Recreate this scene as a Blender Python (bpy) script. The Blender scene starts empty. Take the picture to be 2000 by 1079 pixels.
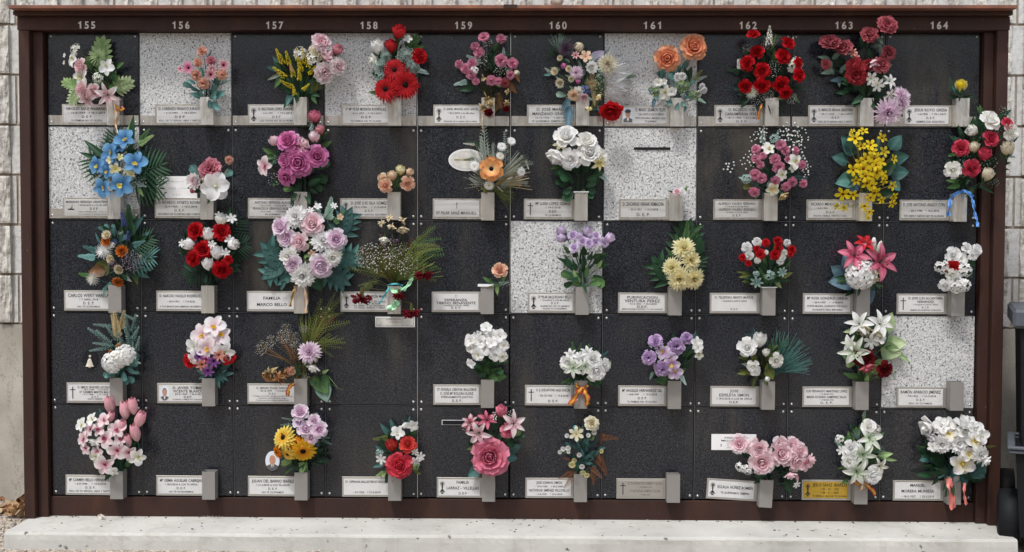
import bpy, math, random
import numpy as np
from mathutils import Matrix, Vector
R = math.radians
SC = bpy.context.scene
COL = SC.collection
# ------------------------------------------------------------------ camera
CAMX, CAMD, CAMZ, PIT, YAW, ROL, FPX = 2.092, 5.0, -0.853, 0.03795, -0.01655, -0.00314, 2266.1
OFF = 2.14                                   # height of the top edge of the niche grid above the ground
def _rot():
    c, s = math.cos(YAW), math.sin(YAW); A = np.array([[c, -s, 0], [s, c, 0], [0, 0, 1.]])
    c, s = math.cos(PIT), math.sin(PIT); B = np.array([[1, 0, 0], [0, c, -s], [0, s, c]])
    c, s = math.cos(ROL), math.sin(ROL); D = np.array([[c, 0, -s], [0, 1, 0], [s, 0, c]])
    return D @ B @ A
RM = _rot()
CPOS = np.array([CAMX, -CAMD, CAMZ + OFF])
cam = bpy.data.cameras.new('camera'); co = bpy.data.objects.new('camera', cam); COL.objects.link(co)
m = Matrix.Identity(4)
for i in range(3):
    m[i][0] = RM[0][i]; m[i][1] = RM[2][i]; m[i][2] = -RM[1][i]; m[i][3] = CPOS[i]
co.matrix_world = m
cam.sensor_width = 36; cam.lens = FPX / 2000 * 36; cam.clip_end = 500; cam.clip_start = .1
SC.camera = co
# ------------------------------------------------------------------ light
w = bpy.data.worlds.new('World'); SC.world = w; w.use_nodes = True
nt = w.node_tree; nt.nodes.clear()
sky = nt.nodes.new('ShaderNodeTexSky'); sky.sky_type = 'NISHITA'; sky.sun_disc = False
SUN_EL, SUN_AZ = 60, 207
sky.sun_elevation = R(SUN_EL); sky.sun_rotation = R(SUN_AZ); sky.dust_density = 3.0; sky.air_density = 1.0; sky.ozone_density = 1.0
hs = nt.nodes.new('ShaderNodeHueSaturation'); hs.inputs['Saturation'].default_value = .52
bg = nt.nodes.new('ShaderNodeBackground'); bg.inputs['Strength'].default_value = .13
out = nt.nodes.new('ShaderNodeOutputWorld')
nt.links.new(sky.outputs[0], hs.inputs['Color']); nt.links.new(hs.outputs[0], bg.inputs['Color']); nt.links.new(bg.outputs[0], out.inputs[0])
sl = bpy.data.lights.new('sun', 'SUN'); so = bpy.data.objects.new('sun', sl); COL.objects.link(so)
sl.energy = 1.5; sl.angle = R(7); sl.color = (1, .985, .96)
# direction towards the sun: azimuth measured clockwise from +Y
sd = Vector((math.sin(R(SUN_AZ)) * math.cos(R(SUN_EL)), math.cos(R(SUN_AZ)) * math.cos(R(SUN_EL)), math.sin(R(SUN_EL))))
so.rotation_euler = sd.to_track_quat('Z', 'Y').to_euler()
so.location = (0, -4, 8)
SC.view_settings.view_transform = 'Standard'; SC.view_settings.look = 'None'
SC.view_settings.exposure = 0.66; SC.view_settings.gamma = 1
SC.cycles.max_bounces = 6; SC.cycles.diffuse_bounces = 5; SC.cycles.glossy_bounces = 3; SC.cycles.transmission_bounces = 3
SC.cycles.sample_clamp_indirect = 6

def at(px, py, dep=0.0):
    """photo pixel -> world point on the upright plane dep metres in front of the granite (y = -dep)"""
    d = RM.T @ np.array([(px - 1000) / FPX, 1.0, (539.5 - py) / FPX])
    t = (CAMD - dep) / d[1]
    return CPOS + d * t
def mpp(dep=0.0):
    return (CAMD - dep) / FPX
# ------------------------------------------------------------------ helpers
def lin(h):
    h = h.lstrip('#'); v = [int(h[i:i + 2], 16) / 255 for i in (0, 2, 4)]
    return tuple(x / 12.92 if x <= .04045 else ((x + .055) / 1.055) ** 2.4 for x in v)
def tag(o, label=None, cat=None, group=None, kind=None):
    if label: o['label'] = label
    if cat: o['category'] = cat
    if group: o['group'] = group
    if kind: o['kind'] = kind
    return o
def empty(name, loc):
    o = bpy.data.objects.new(name, None); COL.objects.link(o); o.location = loc; o.empty_display_size = .02
    return o
def link(name, me, mat=None, parent=None):
    o = bpy.data.objects.new(name, me); COL.objects.link(o)
    if mat:
        for mm in (mat if isinstance(mat, (list, tuple)) else [mat]): me.materials.append(mm)
    if parent:
        o.parent = parent
        o.matrix_parent_inverse = Matrix.Translation(-Vector(parent.location))
    return o
class MB:
    def __init__(s): s.v = []; s.f = []; s.mi = []; s.n = 0; s.sm = []
    def add(s, v, f, mi=0, sm=False):
        v = np.asarray(v, float); s.v.append(v)
        s.f += [tuple(int(i) + s.n for i in q) for q in f]; s.mi += [mi] * len(f); s.sm += [sm] * len(f); s.n += len(v)
    def box(s, x0, x1, y0, y1, z0, z1, mi=0, bv=0.0, rot=None):
        if bv > 0:
            b = bv; v = []; xs = [x0, x1]; ys = [y0, y1]; zs = [z0, z1]
            idx = {}
            for i in (0, 1):
                for j in (0, 1):
                    for k in (0, 1):
                        sx, sy, sz = (1, -1)[i], (1, -1)[j], (1, -1)[k]
                        for a in range(3):
                            p = [xs[i] + sx * b, ys[j] + sy * b, zs[k] + sz * b]
                            p[a] = (xs[i], ys[j], zs[k])[a]
                            idx[i, j, k, a] = len(v); v.append(p)
            f = []
            for a in range(3):
                o1, o2 = [(1, 2), (0, 2), (0, 1)][a]
                for e in (0, 1):
                    q = []
                    for (p, r) in ((0, 0), (1, 0), (1, 1), (0, 1)):
                        c = [0, 0, 0]; c[a] = e; c[o1] = p; c[o2] = r; q.append(idx[c[0], c[1], c[2], a])
                    f.append(q)
                # edges along axis a
                for p in (0, 1):
                    for r in (0, 1):
                        c0 = [0, 0, 0]; c0[o1] = p; c0[o2] = r; c1 = list(c0); c1[a] = 1
                        f.append([idx[(*c0, o1)], idx[(*c1, o1)], idx[(*c1, o2)], idx[(*c0, o2)]])
            for i in (0, 1):
                for j in (0, 1):
                    for k in (0, 1): f.append([idx[i, j, k, 0], idx[i, j, k, 1], idx[i, j, k, 2]])
            v = np.array(v)
        else:
            v = np.array([[x, y, z] for x in (x0, x1) for y in (y0, y1) for z in (z0, z1)])
            f = [(0, 1, 3, 2), (4, 6, 7, 5), (0, 4, 5, 1), (2, 3, 7, 6), (0, 2, 6, 4), (1, 5, 7, 3)]
        if rot is not None:
            c, a = rot; c = np.array(c); v = (v - c) @ np.array(a).T + c
        s.add(v, f, mi)
    def build(s, name, mat=None, parent=None, fixn=True, smooth=None):
        me = bpy.data.meshes.new(name)
        v = np.concatenate(s.v) if s.v else np.zeros((0, 3))
        me.from_pydata(v.tolist(), [], s.f)
        if any(s.mi): me.polygons.foreach_set('material_index', s.mi)
        me.polygons.foreach_set('use_smooth', [True] * len(s.sm) if smooth else s.sm)
        if fixn:
            import bmesh
            b = bmesh.new(); b.from_mesh(me); bmesh.ops.recalc_face_normals(b, faces=b.faces); b.to_mesh(me); b.free()
        me.update()
        return link(name, me, mat, parent)
# ------------------------------------------------------------------ materials
class MT:
    def __init__(s, name):
        s.m = bpy.data.materials.new(name); s.m.use_nodes = True; s.nt = s.m.node_tree
        s.b = s.nt.nodes['Principled BSDF']; s.tc = s.n('ShaderNodeTexCoord')
    def n(s, t, **k):
        x = s.nt.nodes.new(t)
        for a, v in k.items():
            if a.startswith('i_'): x.inputs[a[2:].replace('_', ' ')].default_value = v
            else: setattr(x, a, v)
        return x
    def l(s, a, b): s.nt.links.new(a, b)
    def noise(s, scale, detail=3, rough=.5, vec=None, sc=None):
        x = s.n('ShaderNodeTexNoise'); x.inputs['Scale'].default_value = scale; x.inputs['Detail'].default_value = detail; x.inputs['Roughness'].default_value = rough
        src = vec or s.tc.outputs['Object']
        if sc:
            mp = s.n('ShaderNodeMapping'); mp.inputs['Scale'].default_value = sc; s.l(src, mp.inputs[0]); src = mp.outputs[0]
        s.l(src, x.inputs['Vector']); return x.outputs['Fac']
    def ramp(s, fac, stops, interp='LINEAR'):
        r = s.n('ShaderNodeValToRGB'); cr = r.color_ramp; cr.interpolation = interp
        while len(cr.elements) < len(stops): cr.elements.new(.5)
        for e, (p, c) in zip(cr.elements, stops):
            e.position = p; e.color = (c, c, c, 1) if isinstance(c, (int, float)) else (*c, 1)
        s.l(fac, r.inputs[0]); return r.outputs[0]
    def mix(s, fac, a, b, mode='MIX'):
        x = s.n('ShaderNodeMix', data_type='RGBA', blend_type=mode)
        for k, val in ((0, fac), (6, a), (7, b)):
            if isinstance(val, (int, float)): x.inputs[k].default_value = val if k == 0 else (val, val, val, 1)
            elif isinstance(val, tuple): x.inputs[k].default_value = (*val, 1)
            else: s.l(val, x.inputs[k])
        return x.outputs[2]
    def bump(s, h, st, dist=.01):
        b = s.n('ShaderNodeBump'); b.inputs['Strength'].default_value = st; b.inputs['Distance'].default_value = dist
        s.l(h, b.inputs['Height']); s.l(b.outputs[0], s.b.inputs['Normal'])
    def set(s, col=None, rough=None, metal=None, spec=None):
        for k, v in (('Base Color', col), ('Roughness', rough), ('Metallic', metal), ('Specular IOR Level', spec)):
            if v is None: continue
            if isinstance(v, tuple): s.b.inputs[k].default_value = (*v, 1)
            elif isinstance(v, (int, float)): s.b.inputs[k].default_value = v
            else: s.l(v, s.b.inputs[k])
        return s.m

def mat_granite_dark(name='dark_granite', dk=.38, lo=.5):
    t = MT(name); g = t.tc.outputs['Object']
    oi = t.n('ShaderNodeObjectInfo')
    ad = t.n('ShaderNodeVectorMath', operation='ADD'); t.l(g, ad.inputs[0]); t.l(oi.outputs['Location'], ad.inputs[1]); g = ad.outputs[0]
    f1 = t.noise(170, 2, .8, g); f2 = t.noise(85, 2, .6, g); big = t.noise(2.5, 3, .6, g)
    c = t.ramp(f1, [(.36, (.0040, .0050, .0073)), (.49, (.0122, .0142, .0195)), (.62, (.038, .044, .057)), (.76, (.10, .105, .118))])
    c = t.mix(.25, c, t.ramp(f2, [(.35, (.002, .0025, .0035)), (.7, (.030, .032, .036))]))
    # brown vertical streaks mixed into the stone colour
    st = t.noise(9, 4, .65, g, (1, 1, .16)); st2 = t.noise(2.2, 2, .5, g)
    brown_streaks = t.mix(1.0, t.ramp(st, [(lo - .08, 0.), (lo + .18, 1.)]), t.ramp(st2, [(lo - .06, 0.), (lo + .14, 1.)]), 'MULTIPLY')
    dm = t.n('ShaderNodeMath', operation='MULTIPLY'); t.l(brown_streaks, dm.inputs[0]); dm.inputs[1].default_value = dk
    c = t.mix(dm.outputs[0], c, (.085, .075, .058))
    c = t.mix(t.ramp(big, [(.3, 0.), (.75, .25)]), c, (.020, .021, .024))
    t.set(c, t.ramp(t.noise(14, 4, .6, g), [(.3, .10), (.75, .28)]), 0.0, .42)
    return t.m
def mat_granite_white():
    t = MT('white_granite'); g = t.tc.outputs['Object']
    oi = t.n('ShaderNodeObjectInfo')
    ad = t.n('ShaderNodeVectorMath', operation='ADD'); t.l(g, ad.inputs[0]); t.l(oi.outputs['Location'], ad.inputs[1]); g = ad.outputs[0]
    f1 = t.noise(105, 2, .62, g); f2 = t.noise(150, 2, .6, g); f3 = t.noise(45, 2, .5, g)
    c = t.ramp(f2, [(.32, (.20, .21, .22)), (.47, (.50, .505, .50)), (.7, (.70, .70, .685))])
    c = t.mix(t.ramp(f3, [(.5, 0.), (.7, .5)]), c, (.40, .42, .44))
    c = t.mix(t.ramp(f1, [(.575, 0.), (.64, .88)]), c, (.040, .043, .050))
    f4 = t.noise(64, 3, .7, g, (1, 1, 1.2))
    c = t.mix(t.ramp(f4, [(.63, 0.), (.69, .8)]), c, (.09, .095, .105))
    t.set(c, .28, 0., .45); return t.m
def mat_corten(name='corten_steel', k=1.0, gg=1.1):
    t = MT(name); g = t.tc.outputs['Object']
    a = t.noise(5, 6, .7, g, (1.6, 1.6, .45)); b = t.noise(60, 4, .7, g); d = t.noise(1.2, 3, .6, g, (1, 1, .5))
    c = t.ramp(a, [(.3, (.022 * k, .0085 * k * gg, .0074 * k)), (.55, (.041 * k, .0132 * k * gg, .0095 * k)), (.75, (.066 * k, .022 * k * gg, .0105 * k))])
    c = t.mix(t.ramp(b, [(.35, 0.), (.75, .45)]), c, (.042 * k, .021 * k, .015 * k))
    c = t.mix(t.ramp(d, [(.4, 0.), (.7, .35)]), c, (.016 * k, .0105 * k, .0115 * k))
    sp = t.noise(140, 2, .5, g, (1, 1, .4))
    c = t.mix(t.ramp(sp, [(.73, 0.), (.77, .7)]), c, (.22, .17, .14))
    t.set(c, t.ramp(b, [(.3, .5), (.7, .75)]), 0, .3); t.bump(b, .25, .002); return t.m
def mat_concrete():
    t = MT('plinth_concrete'); g = t.tc.outputs['Object']
    a = t.noise(3, 5, .6, g); b = t.noise(45, 4, .7, g)
    v = t.n('ShaderNodeTexVoronoi'); v.inputs['Scale'].default_value = 17; v.inputs['Randomness'].default_value = 1
    wob = t.n('ShaderNodeVectorMath', operation='ADD'); nn = t.n('ShaderNodeTexNoise'); nn.inputs['Scale'].default_value = 30; t.l(g, nn.inputs['Vector'])
    sc = t.n('ShaderNodeVectorMath', operation='SCALE'); sc.inputs['Scale'].default_value = .03; t.l(nn.outputs['Color'], sc.inputs[0]); t.l(g, wob.inputs[0]); t.l(sc.outputs[0], wob.inputs[1]); t.l(wob.outputs[0], v.inputs['Vector'])
    c = t.ramp(a, [(.3, (.40, .395, .37)), (.6, (.52, .515, .485)), (.8, (.57, .56, .52))])
    c = t.mix(t.ramp(b, [(.3, .0), (.8, .3)]), c, (.42, .41, .38))
    pit = t.mix(1., t.ramp(v.outputs['Distance'], [(.08, 1.), (.16, 0.)]), t.ramp(t.noise(9, 2, .5, g), [(.50, 0.), (.55, 1.)]), 'MULTIPLY')
    c = t.mix(pit, c, (.12, .115, .10))
    st = t.noise(5, 4, .7, g, (1, 1, 1)); c = t.mix(t.ramp(st, [(.55, 0.), (.78, .55)]), c, (.27, .25, .20))
    dr = t.noise(2, 4, .7, g, (7, 7, .8)); c = t.mix(t.ramp(dr, [(.55, 0.), (.75, .35)]), c, (.25, .235, .20))
    t.set(c, .85, 0, .25); t.bump(t.mix(.5, b, pit, 'SUBTRACT'), .4, .004); return t.m
def mat_block(name, base, dark, rough_amt):
    t = MT(name); g = t.tc.outputs['Object']
    a = t.noise(38, 6, .72, g); b = t.noise(2.4, 4, .6, g); s = t.noise(160, 2, .6, g)
    c = t.ramp(a, [(.32, dark), (.5, base), (.75, tuple(min(1, x * 1.22) for x in base))])
    c = t.mix(t.ramp(b, [(.45, 0.), (.8, .35)]), c, (.36, .29, .21))
    c = t.mix(t.ramp(s, [(.62, 0.), (.7, .6)]), c, (.17, .165, .155))
    t.set(c, .9, 0, .2); t.bump(a, rough_amt, .012); return t.m
def mat_mortar():
    t = MT('mortar'); a = t.noise(50, 4, .7)
    t.set(t.ramp(a, [(.3, (.20, .15, .11)), (.7, (.42, .36, .29))]), .95, 0, .1); t.bump(a, .6, .006); return t.m
def mat_render():
    t = MT('cement_render'); a = t.noise(4, 5, .6); b = t.noise(90, 3, .6)
    c = t.ramp(a, [(.3, (.31, .29, .25)), (.7, (.50, .47, .41))]); c = t.mix(t.ramp(b, [(.3, 0.), (.8, .3)]), c, (.24, .22, .19))
    cr = t.noise(2.1, 8, .75, None, (1, 1, .35))
    c = t.mix(t.ramp(cr, [(.495, 0.), (.5, .7), (.505, 0.)]), c, (.13, .12, .10))
    t.set(c, .9, 0, .2); t.bump(b, .3, .003); return t.m
def mat_ground():
    t = MT('gravel_ground'); v = t.n('ShaderNodeTexVoronoi'); v.inputs['Scale'].default_value = 75; t.l(t.tc.outputs['Object'], v.inputs['Vector'])
    sp = t.n('ShaderNodeSeparateColor'); t.l(v.outputs['Color'], sp.inputs[0])
    c = t.ramp(sp.outputs[0], [(0, (.20, .16, .125)), (.5, (.40, .34, .28)), (1, (.60, .54, .47))]); a = t.noise(3, 4, .6)
    c = t.mix(t.ramp(a, [(.3, 0.), (.8, .5)]), c, (.33, .29, .24))
    t.set(c, .95, 0, .15); t.bump(v.outputs['Distance'], .8, .01); return t.m
def mat_brushed(name, col, rough, metal, streak=.1, vert=True, wave=0):
    t = MT(name); g = t.tc.outputs['Object']
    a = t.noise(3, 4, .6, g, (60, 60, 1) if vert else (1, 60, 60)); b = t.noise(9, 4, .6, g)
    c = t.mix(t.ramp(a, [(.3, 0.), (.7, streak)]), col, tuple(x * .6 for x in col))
    if wave: c = t.mix(t.ramp(t.noise(1, 2, .5, g, (48, 48, 3) if vert else (3, 3, 40)), [(.40, 0.), (.62, .55)]), c, tuple(x * y for x, y in zip(col, (.66, .63, .58))))  # wide darker colour streaks painted in place of reflections on the metal
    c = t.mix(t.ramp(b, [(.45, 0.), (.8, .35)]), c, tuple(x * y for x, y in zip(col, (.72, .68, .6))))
    r = t.ramp(b, [(.3, rough), (.8, min(1, rough + .15))])
    t.set(c, r, metal, .4)
    if wave: t.bump(t.noise(1, 3, .55, g, (26, 26, 5) if vert else (7, 7, 18)), .55, wave)
    else: t.bump(a, .06, .001)
    return t.m
def mat_plain(name, col, rough=.5, metal=0., var=.12, scale=40, spec=.4):
    t = MT(name); a = t.noise(scale, 3, .6)
    t.set(t.mix(t.ramp(a, [(.3, 0.), (.75, 1.)]), tuple(x * (1 - var) for x in col), tuple(min(1, x * (1 + var)) for x in col)), rough, metal, spec); return t.m
def mat_cloth(name, rough=.6, trans=.18, sheen=.0, spec=.25, bump=.15):
    """colour comes from the dye of each petal / leaf, stored on the mesh"""
    t = MT(name); at_ = t.n('ShaderNodeAttribute'); at_.attribute_name = 'dye'
    a = t.noise(260, 2, .6); c = t.mix(t.ramp(a, [(.3, 0.), (.8, .22)]), at_.outputs['Color'], t.mix(1., at_.outputs['Color'], (.62, .62, .6), 'MULTIPLY'))
    t.set(c, rough, 0, spec)
    t.bump(a, bump, .002)
    tr = t.n('ShaderNodeBsdfTranslucent'); t.l(c, tr.inputs[0])
    mx = t.n('ShaderNodeMixShader'); mx.inputs[0].default_value = trans
    o = t.nt.nodes['Material Output']; t.l(t.b.outputs[0], mx.inputs[1]); t.l(tr.outputs[0], mx.inputs[2]); t.l(mx.outputs[0], o.inputs[0])
    return t.m
M = dict(dark=mat_granite_dark(), dark_streaked=mat_granite_dark('streaked_dark_granite', .62, .47), white=mat_granite_white(), corten=mat_corten(), cap=mat_corten('corten_cap_lit', 5.0, 1.2), concrete=mat_concrete(),  # cap: brighter copy of corten, its lit front edge put into the colour
    rib=mat_block('split_face_block', (.60, .585, .54), (.25, .24, .21), .9), smooth=mat_block('smooth_block', (.56, .565, .55), (.42, .425, .41), .25),
    mortar=mat_mortar(), render=mat_render(), ground=mat_ground(),
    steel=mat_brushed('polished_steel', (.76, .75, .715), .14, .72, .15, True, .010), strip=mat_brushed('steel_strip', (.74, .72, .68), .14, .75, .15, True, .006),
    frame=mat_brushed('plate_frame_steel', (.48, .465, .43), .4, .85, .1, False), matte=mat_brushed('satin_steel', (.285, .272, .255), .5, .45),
    plate=mat_brushed('engraved_plate', (.68, .68, .67), .32, .6, .08, False, .002), white_plate=mat_plain('white_plate', (.58, .58, .57), .35, 0, .05),
    gold_plate=mat_plain('brass_plate', (.55, .36, .05), .35, .6, .12), ink=mat_plain('engraving_black', (.018, .018, .02), .5, 0, .1), grey_ink=mat_plain('faded_engraving', (.16, .15, .13), .6, 0, .1),
    numeral=mat_brushed('numeral_steel', (.62, .57, .53), .45, .35), screw=mat_plain('screw_steel', (.60, .60, .58), .3, .9, .1),
    black=mat_plain('black_plastic', (.007, .008, .010), .65, 0, .3, 8, .2), greyp=mat_plain('grey_plastic', (.075, .085, .10), .5, 0, .2, 12), joint=mat_plain('joint_aluminium', (.17, .17, .17), .5, .3), back=mat_plain('niche_backing', (.012, .012, .013), .8),
    petal=mat_cloth('petal_fabric', .7, .42), leaf=mat_cloth('leaf_fabric', .55, .16, 0, .3), dry=mat_cloth('dried_plant', .8, .1), ribbon=mat_cloth('ribbon_satin', .35, .1, 0, .5, .05),
    cream=mat_plain('cream_render', (.80, .70, .54), .8, 0, .1, 2), card=mat_plain('white_card', (.74, .74, .74), .6, 0, .04), skin=mat_plain('printed_skin', (.48, .25, .16), .4, 0, .25, 300),
    suit=mat_plain('printed_suit', (.10, .095, .10), .4, 0, .3, 400), photo=mat_plain('printed_backdrop', (.62, .68, .74), .3, 0, .06, 200), hair=mat_plain('printed_cap', (.035, .04, .045), .4, 0, .3, 300),
    ivory=mat_plain('ivory_ceramic', (.58, .53, .45), .4, 0, .25, 60), oldcard=mat_plain('weathered_enamel', (.55, .54, .50), .4, 0, .2, 40), pewter=mat_plain('pewter', (.12, .12, .12), .4, .6, .5, 250))
# ------------------------------------------------------------------ text
_glyph = {}
def glyph(ch, bold=False):
    k = (ch, bold)
    if k in _glyph: return _glyph[k]
    cu = bpy.data.curves.new('g', 'FONT'); cu.body = ch; cu.size = 1; cu.resolution_u = 2 if not bold else 4; cu.offset = .022 if bold else .014; cu.fill_mode = 'FRONT'
    cu2 = None
    ob = bpy.data.objects.new('g', cu)
    me = ob.to_mesh(); n = len(me.vertices); v = np.zeros(n * 3); me.vertices.foreach_get('co', v); v = v.reshape(-1, 3)[:, :2].copy()
    f = [tuple(p.vertices) for p in me.polygons]; ob.to_mesh_clear()
    cu.body = ch + 'H'; me = ob.to_mesh(); vv = np.zeros(len(me.vertices) * 3); me.vertices.foreach_get('co', vv); x1 = vv.reshape(-1, 3)[:, 0].max(); ob.to_mesh_clear()
    cu.body = 'H'; me = ob.to_mesh(); vh = np.zeros(len(me.vertices) * 3); me.vertices.foreach_get('co', vh); xh = vh.reshape(-1, 3)[:, 0].max(); ob.to_mesh_clear()
    bpy.data.objects.remove(ob); bpy.data.curves.remove(cu)
    _glyph[k] = (v, f, x1 - xh); return _glyph[k]
CAPH = .72
def text_geo(s, cap, width=None, bold=False, track=0.):
    """2D verts and faces, centred on x, baseline 0; width = exact width wanted or None"""
    V = []; F = []; x = 0; n = 0
    for ch in s:
        if ch == ' ': x += .36; continue
        if ch == '\u2020':
            v = np.array([[.16, -.02], [.24, -.02], [.24, .74], [.16, .74], [.02, .44], [.38, .44], [.38, .52], [.02, .52]]); f = [(0, 1, 2, 3), (4, 5, 6, 7)]; a = .42
        elif ch == '*':
            v = np.array([[.2 + .18 * (1 if i % 2 else .45) * math.cos(i * math.pi / 5), .34 + .18 * (1 if i % 2 else .45) * math.sin(i * math.pi / 5)] for i in range(10)]); f = [tuple(range(10))]; a = .42
        elif ch == '1' and bold:
            v = np.array([[.20, 0], [.345, 0], [.345, .72], [.235, .72], [.20, .655], [.13, .60], [.045, .575], [.045, .46], [.13, .48], [.20, .515]]); f = [(0, 1, 2, 3, 4, 9), (4, 5, 8, 9), (5, 6, 7, 8)]; a = .50
        else: v, f, a = glyph(ch, bold)
        if len(v): V.append(v + [x, 0]); F += [tuple(i + n for i in q) for q in f]; n += len(v)
        x += a + track
    V = np.concatenate(V); s_ = cap / CAPH
    V = V * s_; w0 = V[:, 0].max() - V[:, 0].min(); V[:, 0] -= (V[:, 0].max() + V[:, 0].min()) / 2
    if width: V[:, 0] *= width / w0
    return V, F
# ------------------------------------------------------------------ setting
RH = .402066; CW = .4
ROWN = ['top row', 'second row', 'middle row', 'fourth row', 'bottom row']
rnd = random.Random(5); nr = np.random.RandomState(7)
PT = float(at(110, 1008, .008)[2])                         # top of the concrete plinth
WY = .53                                                   # back wall plane
b = MB(); b.add([[-70, -70, -.028], [75, -70, -.028], [75, 40, -.028], [-70, 40, -.028]], [(0, 1, 2, 3)])
tag(b.build('ground', M['ground']), kind='structure')
# concrete plinth: slightly worn, with grit-sized irregularities along its arris
px0 = float(at(8, 1041, .29)[0]); px1 = float(at(1988, 1052, .29)[0])
b = MB(); n = 220
xs = np.linspace(px0, px1, n)
prof = [(WY - .04, -.06), (WY - .04, PT), (-.20, PT), (-.279, PT), (-.287, PT - .003), (-.291, PT - .010), (-.292, PT - .03), (-.294, -.06)]
V = []
for i, x in enumerate(xs):
    e = .0009 * (nr.randn() + 1.5 * math.sin(i * .21) + math.sin(i * .07))
    for j, (y, z) in enumerate(prof):
        xx = x
        if i == 0 and j not in (0, 1): xx = x + (.0)
        V.append([xx, y + (e if j in (3, 4, 5) else 0), z + (.5 * e if j in (4, 5) else 0)])
k = len(prof); F = [(i * k + j, i * k + j + 1, (i + 1) * k + j + 1, (i + 1) * k + j) for i in range(n - 1) for j in range(k - 1)]
F += [tuple(range(k)), tuple((n - 1) * k + j for j in range(k))]
b.add(V, F, 0)
tag(b.build('concrete_plinth', M['concrete']), 'pale pitted concrete plinth running under the rusty steel frame', 'plinth')
# block wall behind: split-face ribs between smooth grooves, coursed with rough mortar
wall = empty('block_wall', (2, WY, 0)); tag(wall, 'cream split-face ribbed block wall standing behind the rusty niche frame', 'wall')
PER = 48.5 * (CAMD + WY) / FPX; RW = PER * .51
xr0 = float(at(965, 5, -WY)[0]); zc = [float(at(5, y, -WY)[2]) for y in (59, 157)]
CH = zc[0] - zc[1]; zb = float(at(5, 632, -WY)[2])
ribs = MB(); grooves = MB()
z0 = zb; course = 0
while z0 < 3.35:
    z1 = z0 + CH
    kk = -40
    i0 = int((-1.9 - xr0) / PER); i1 = int((6.2 - xr0) / PER)
    for i in range(i0, i1):
        xa = xr0 + i * PER; xb = xa + RW
        vis = (xb < .03 or xa > 4.0 or z1 > OFF)
        nu, nv = (9, 24) if vis else (3, 5)
        uu, vv = np.meshgrid(np.linspace(0, 1, nu), np.linspace(0, 1, nv), indexing='ij')
        g = np.zeros((nu, nv))
        for o_, a_ in ((2, .006), (4, .004), (9, .003)):
            gr = nr.randn(o_ + 2, o_ + 2)
            ix = uu * o_; iz = vv * o_; a0 = ix.astype(int); b0 = iz.astype(int); fx = ix - a0; fz = iz - b0
            g += a_ * (gr[a0, b0] * (1 - fx) * (1 - fz) + gr[a0 + 1, b0] * fx * (1 - fz) + gr[a0, b0 + 1] * (1 - fx) * fz + gr[a0 + 1, b0 + 1] * fx * fz)
        mz = .007
        X = xa + uu * RW; Z = z0 + mz + vv * (CH - 2 * mz); Y = WY - .026 - g
        edge = (uu == 0) | (uu == 1) | (vv == 0) | (vv == 1); Y = np.where(edge, np.minimum(Y + .004, WY - .012), Y)
        V = np.stack([X, Y, Z], -1).reshape(-1, 3)
        F = [(p * nv + q, p * nv + q + 1, (p + 1) * nv + q + 1, (p + 1) * nv + q) for p in range(nu - 1) for q in range(nv - 1)]
        nn_ = len(V)
        ring = [(p, 0) for p in range(nu)] + [(nu - 1, q) for q in range(1, nv)] + [(p, nv - 1) for p in range(nu - 2, -1, -1)] + [(0, q) for q in range(nv - 2, 0, -1)]
        V2 = [[V[p * nv + q][0], WY + .001, V[p * nv + q][2]] for p, q in ring]
        F += [(ring[t_][0] * nv + ring[t_][1], ring[(t_ + 1) % len(ring)][0] * nv + ring[(t_ + 1) % len(ring)][1], nn_ + (t_ + 1) % len(ring), nn_ + t_) for t_ in range(len(ring))]
        ribs.add(np.concatenate([V, V2]), F)
        jn = (i + (2 if course % 2 else 0)) % 4 == 0
        gx0, gx1 = xb, xa + PER
        if jn:
            mid = (gx0 + gx1) / 2
            grooves.box(gx0, mid - .006, WY - .006, WY + .04, z0 + .006, z1 - .006, 0)
            grooves.box(mid + .006, gx1, WY - .006, WY + .04, z0 + .006, z1 - .006, 0)
        else: grooves.box(gx0, gx1, WY - .006, WY + .04, z0 + .006, z1 - .006, 0)
    z0 = z1; course += 1
ribs.build('split_face_ribs', M['rib'], wall, fixn=True); grooves.build('smooth_groove_blocks', M['smooth'], wall)
b = MB(); b.box(-2.2, 6.6, WY + .0, WY + .22, zb, 3.4); b.build('mortar_bed', M['mortar'], wall)
b = MB(); b.box(-2.2, 6.6, WY - .008, WY + .22, -.05, zb - .004); b.build('rendered_base', M['render'], wall)
# ------------------------------------------------------------------ frame of the niches
fr = empty('columbarium_frame', (2, 0, PT)); tag(fr, 'dark rusty steel frame with overhanging cap holding five rows of niches', 'frame')
def avx(pts, dep): return float(np.mean([at(x, y, dep)[0] for x, y in pts]))
D1 = .062; D2 = .030
lo0 = avx([(34.5, 80), (48.5, 1000)], D1); lo1 = avx([(56, 80), (69, 1000)], D1)
ro0 = avx([(1949.6, 80), (1927, 1000), (1939, 650)], D1); ro1 = avx([(1971, 80), (1951.5, 1000), (1960, 650)], D1)
li1 = -.004; ri0 = 4.004
ZL0 = float(at(1000, 59.5, D1)[2]); ZL1 = float(at(1000, 33.0, D1)[2])
for nme, x0, x1, dp in (('outer_post', lo0, lo1, D1), ('outer_post', ro0, ro1, D1)):
    b = MB(); b.box(x0, x1, -dp, .44, PT + .0005, ZL0, bv=.0025); b.build(nme, M['corten'], fr)
for x0, x1 in ((lo1 + .0006, li1), (ri0, ro0 - .0006)):
    b = MB(); b.box(x0, x1, -D2, .2, PT + .0005, ZL0 - .001, bv=.002); b.build('inner_post', M['corten'], fr)
b = MB(); b.box(lo0 - .004, ro1 + .004, -D1 - .001, .44, ZL0 + .0005, ZL1, bv=.002); b.build('lintel', M['corten'], fr)
DF = .10; zf1 = float(at(1000, 19.6, .12)[2]); fx0 = avx([(24.5, 28)], DF); fx1 = avx([(1978.8, 28)], DF)
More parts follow.
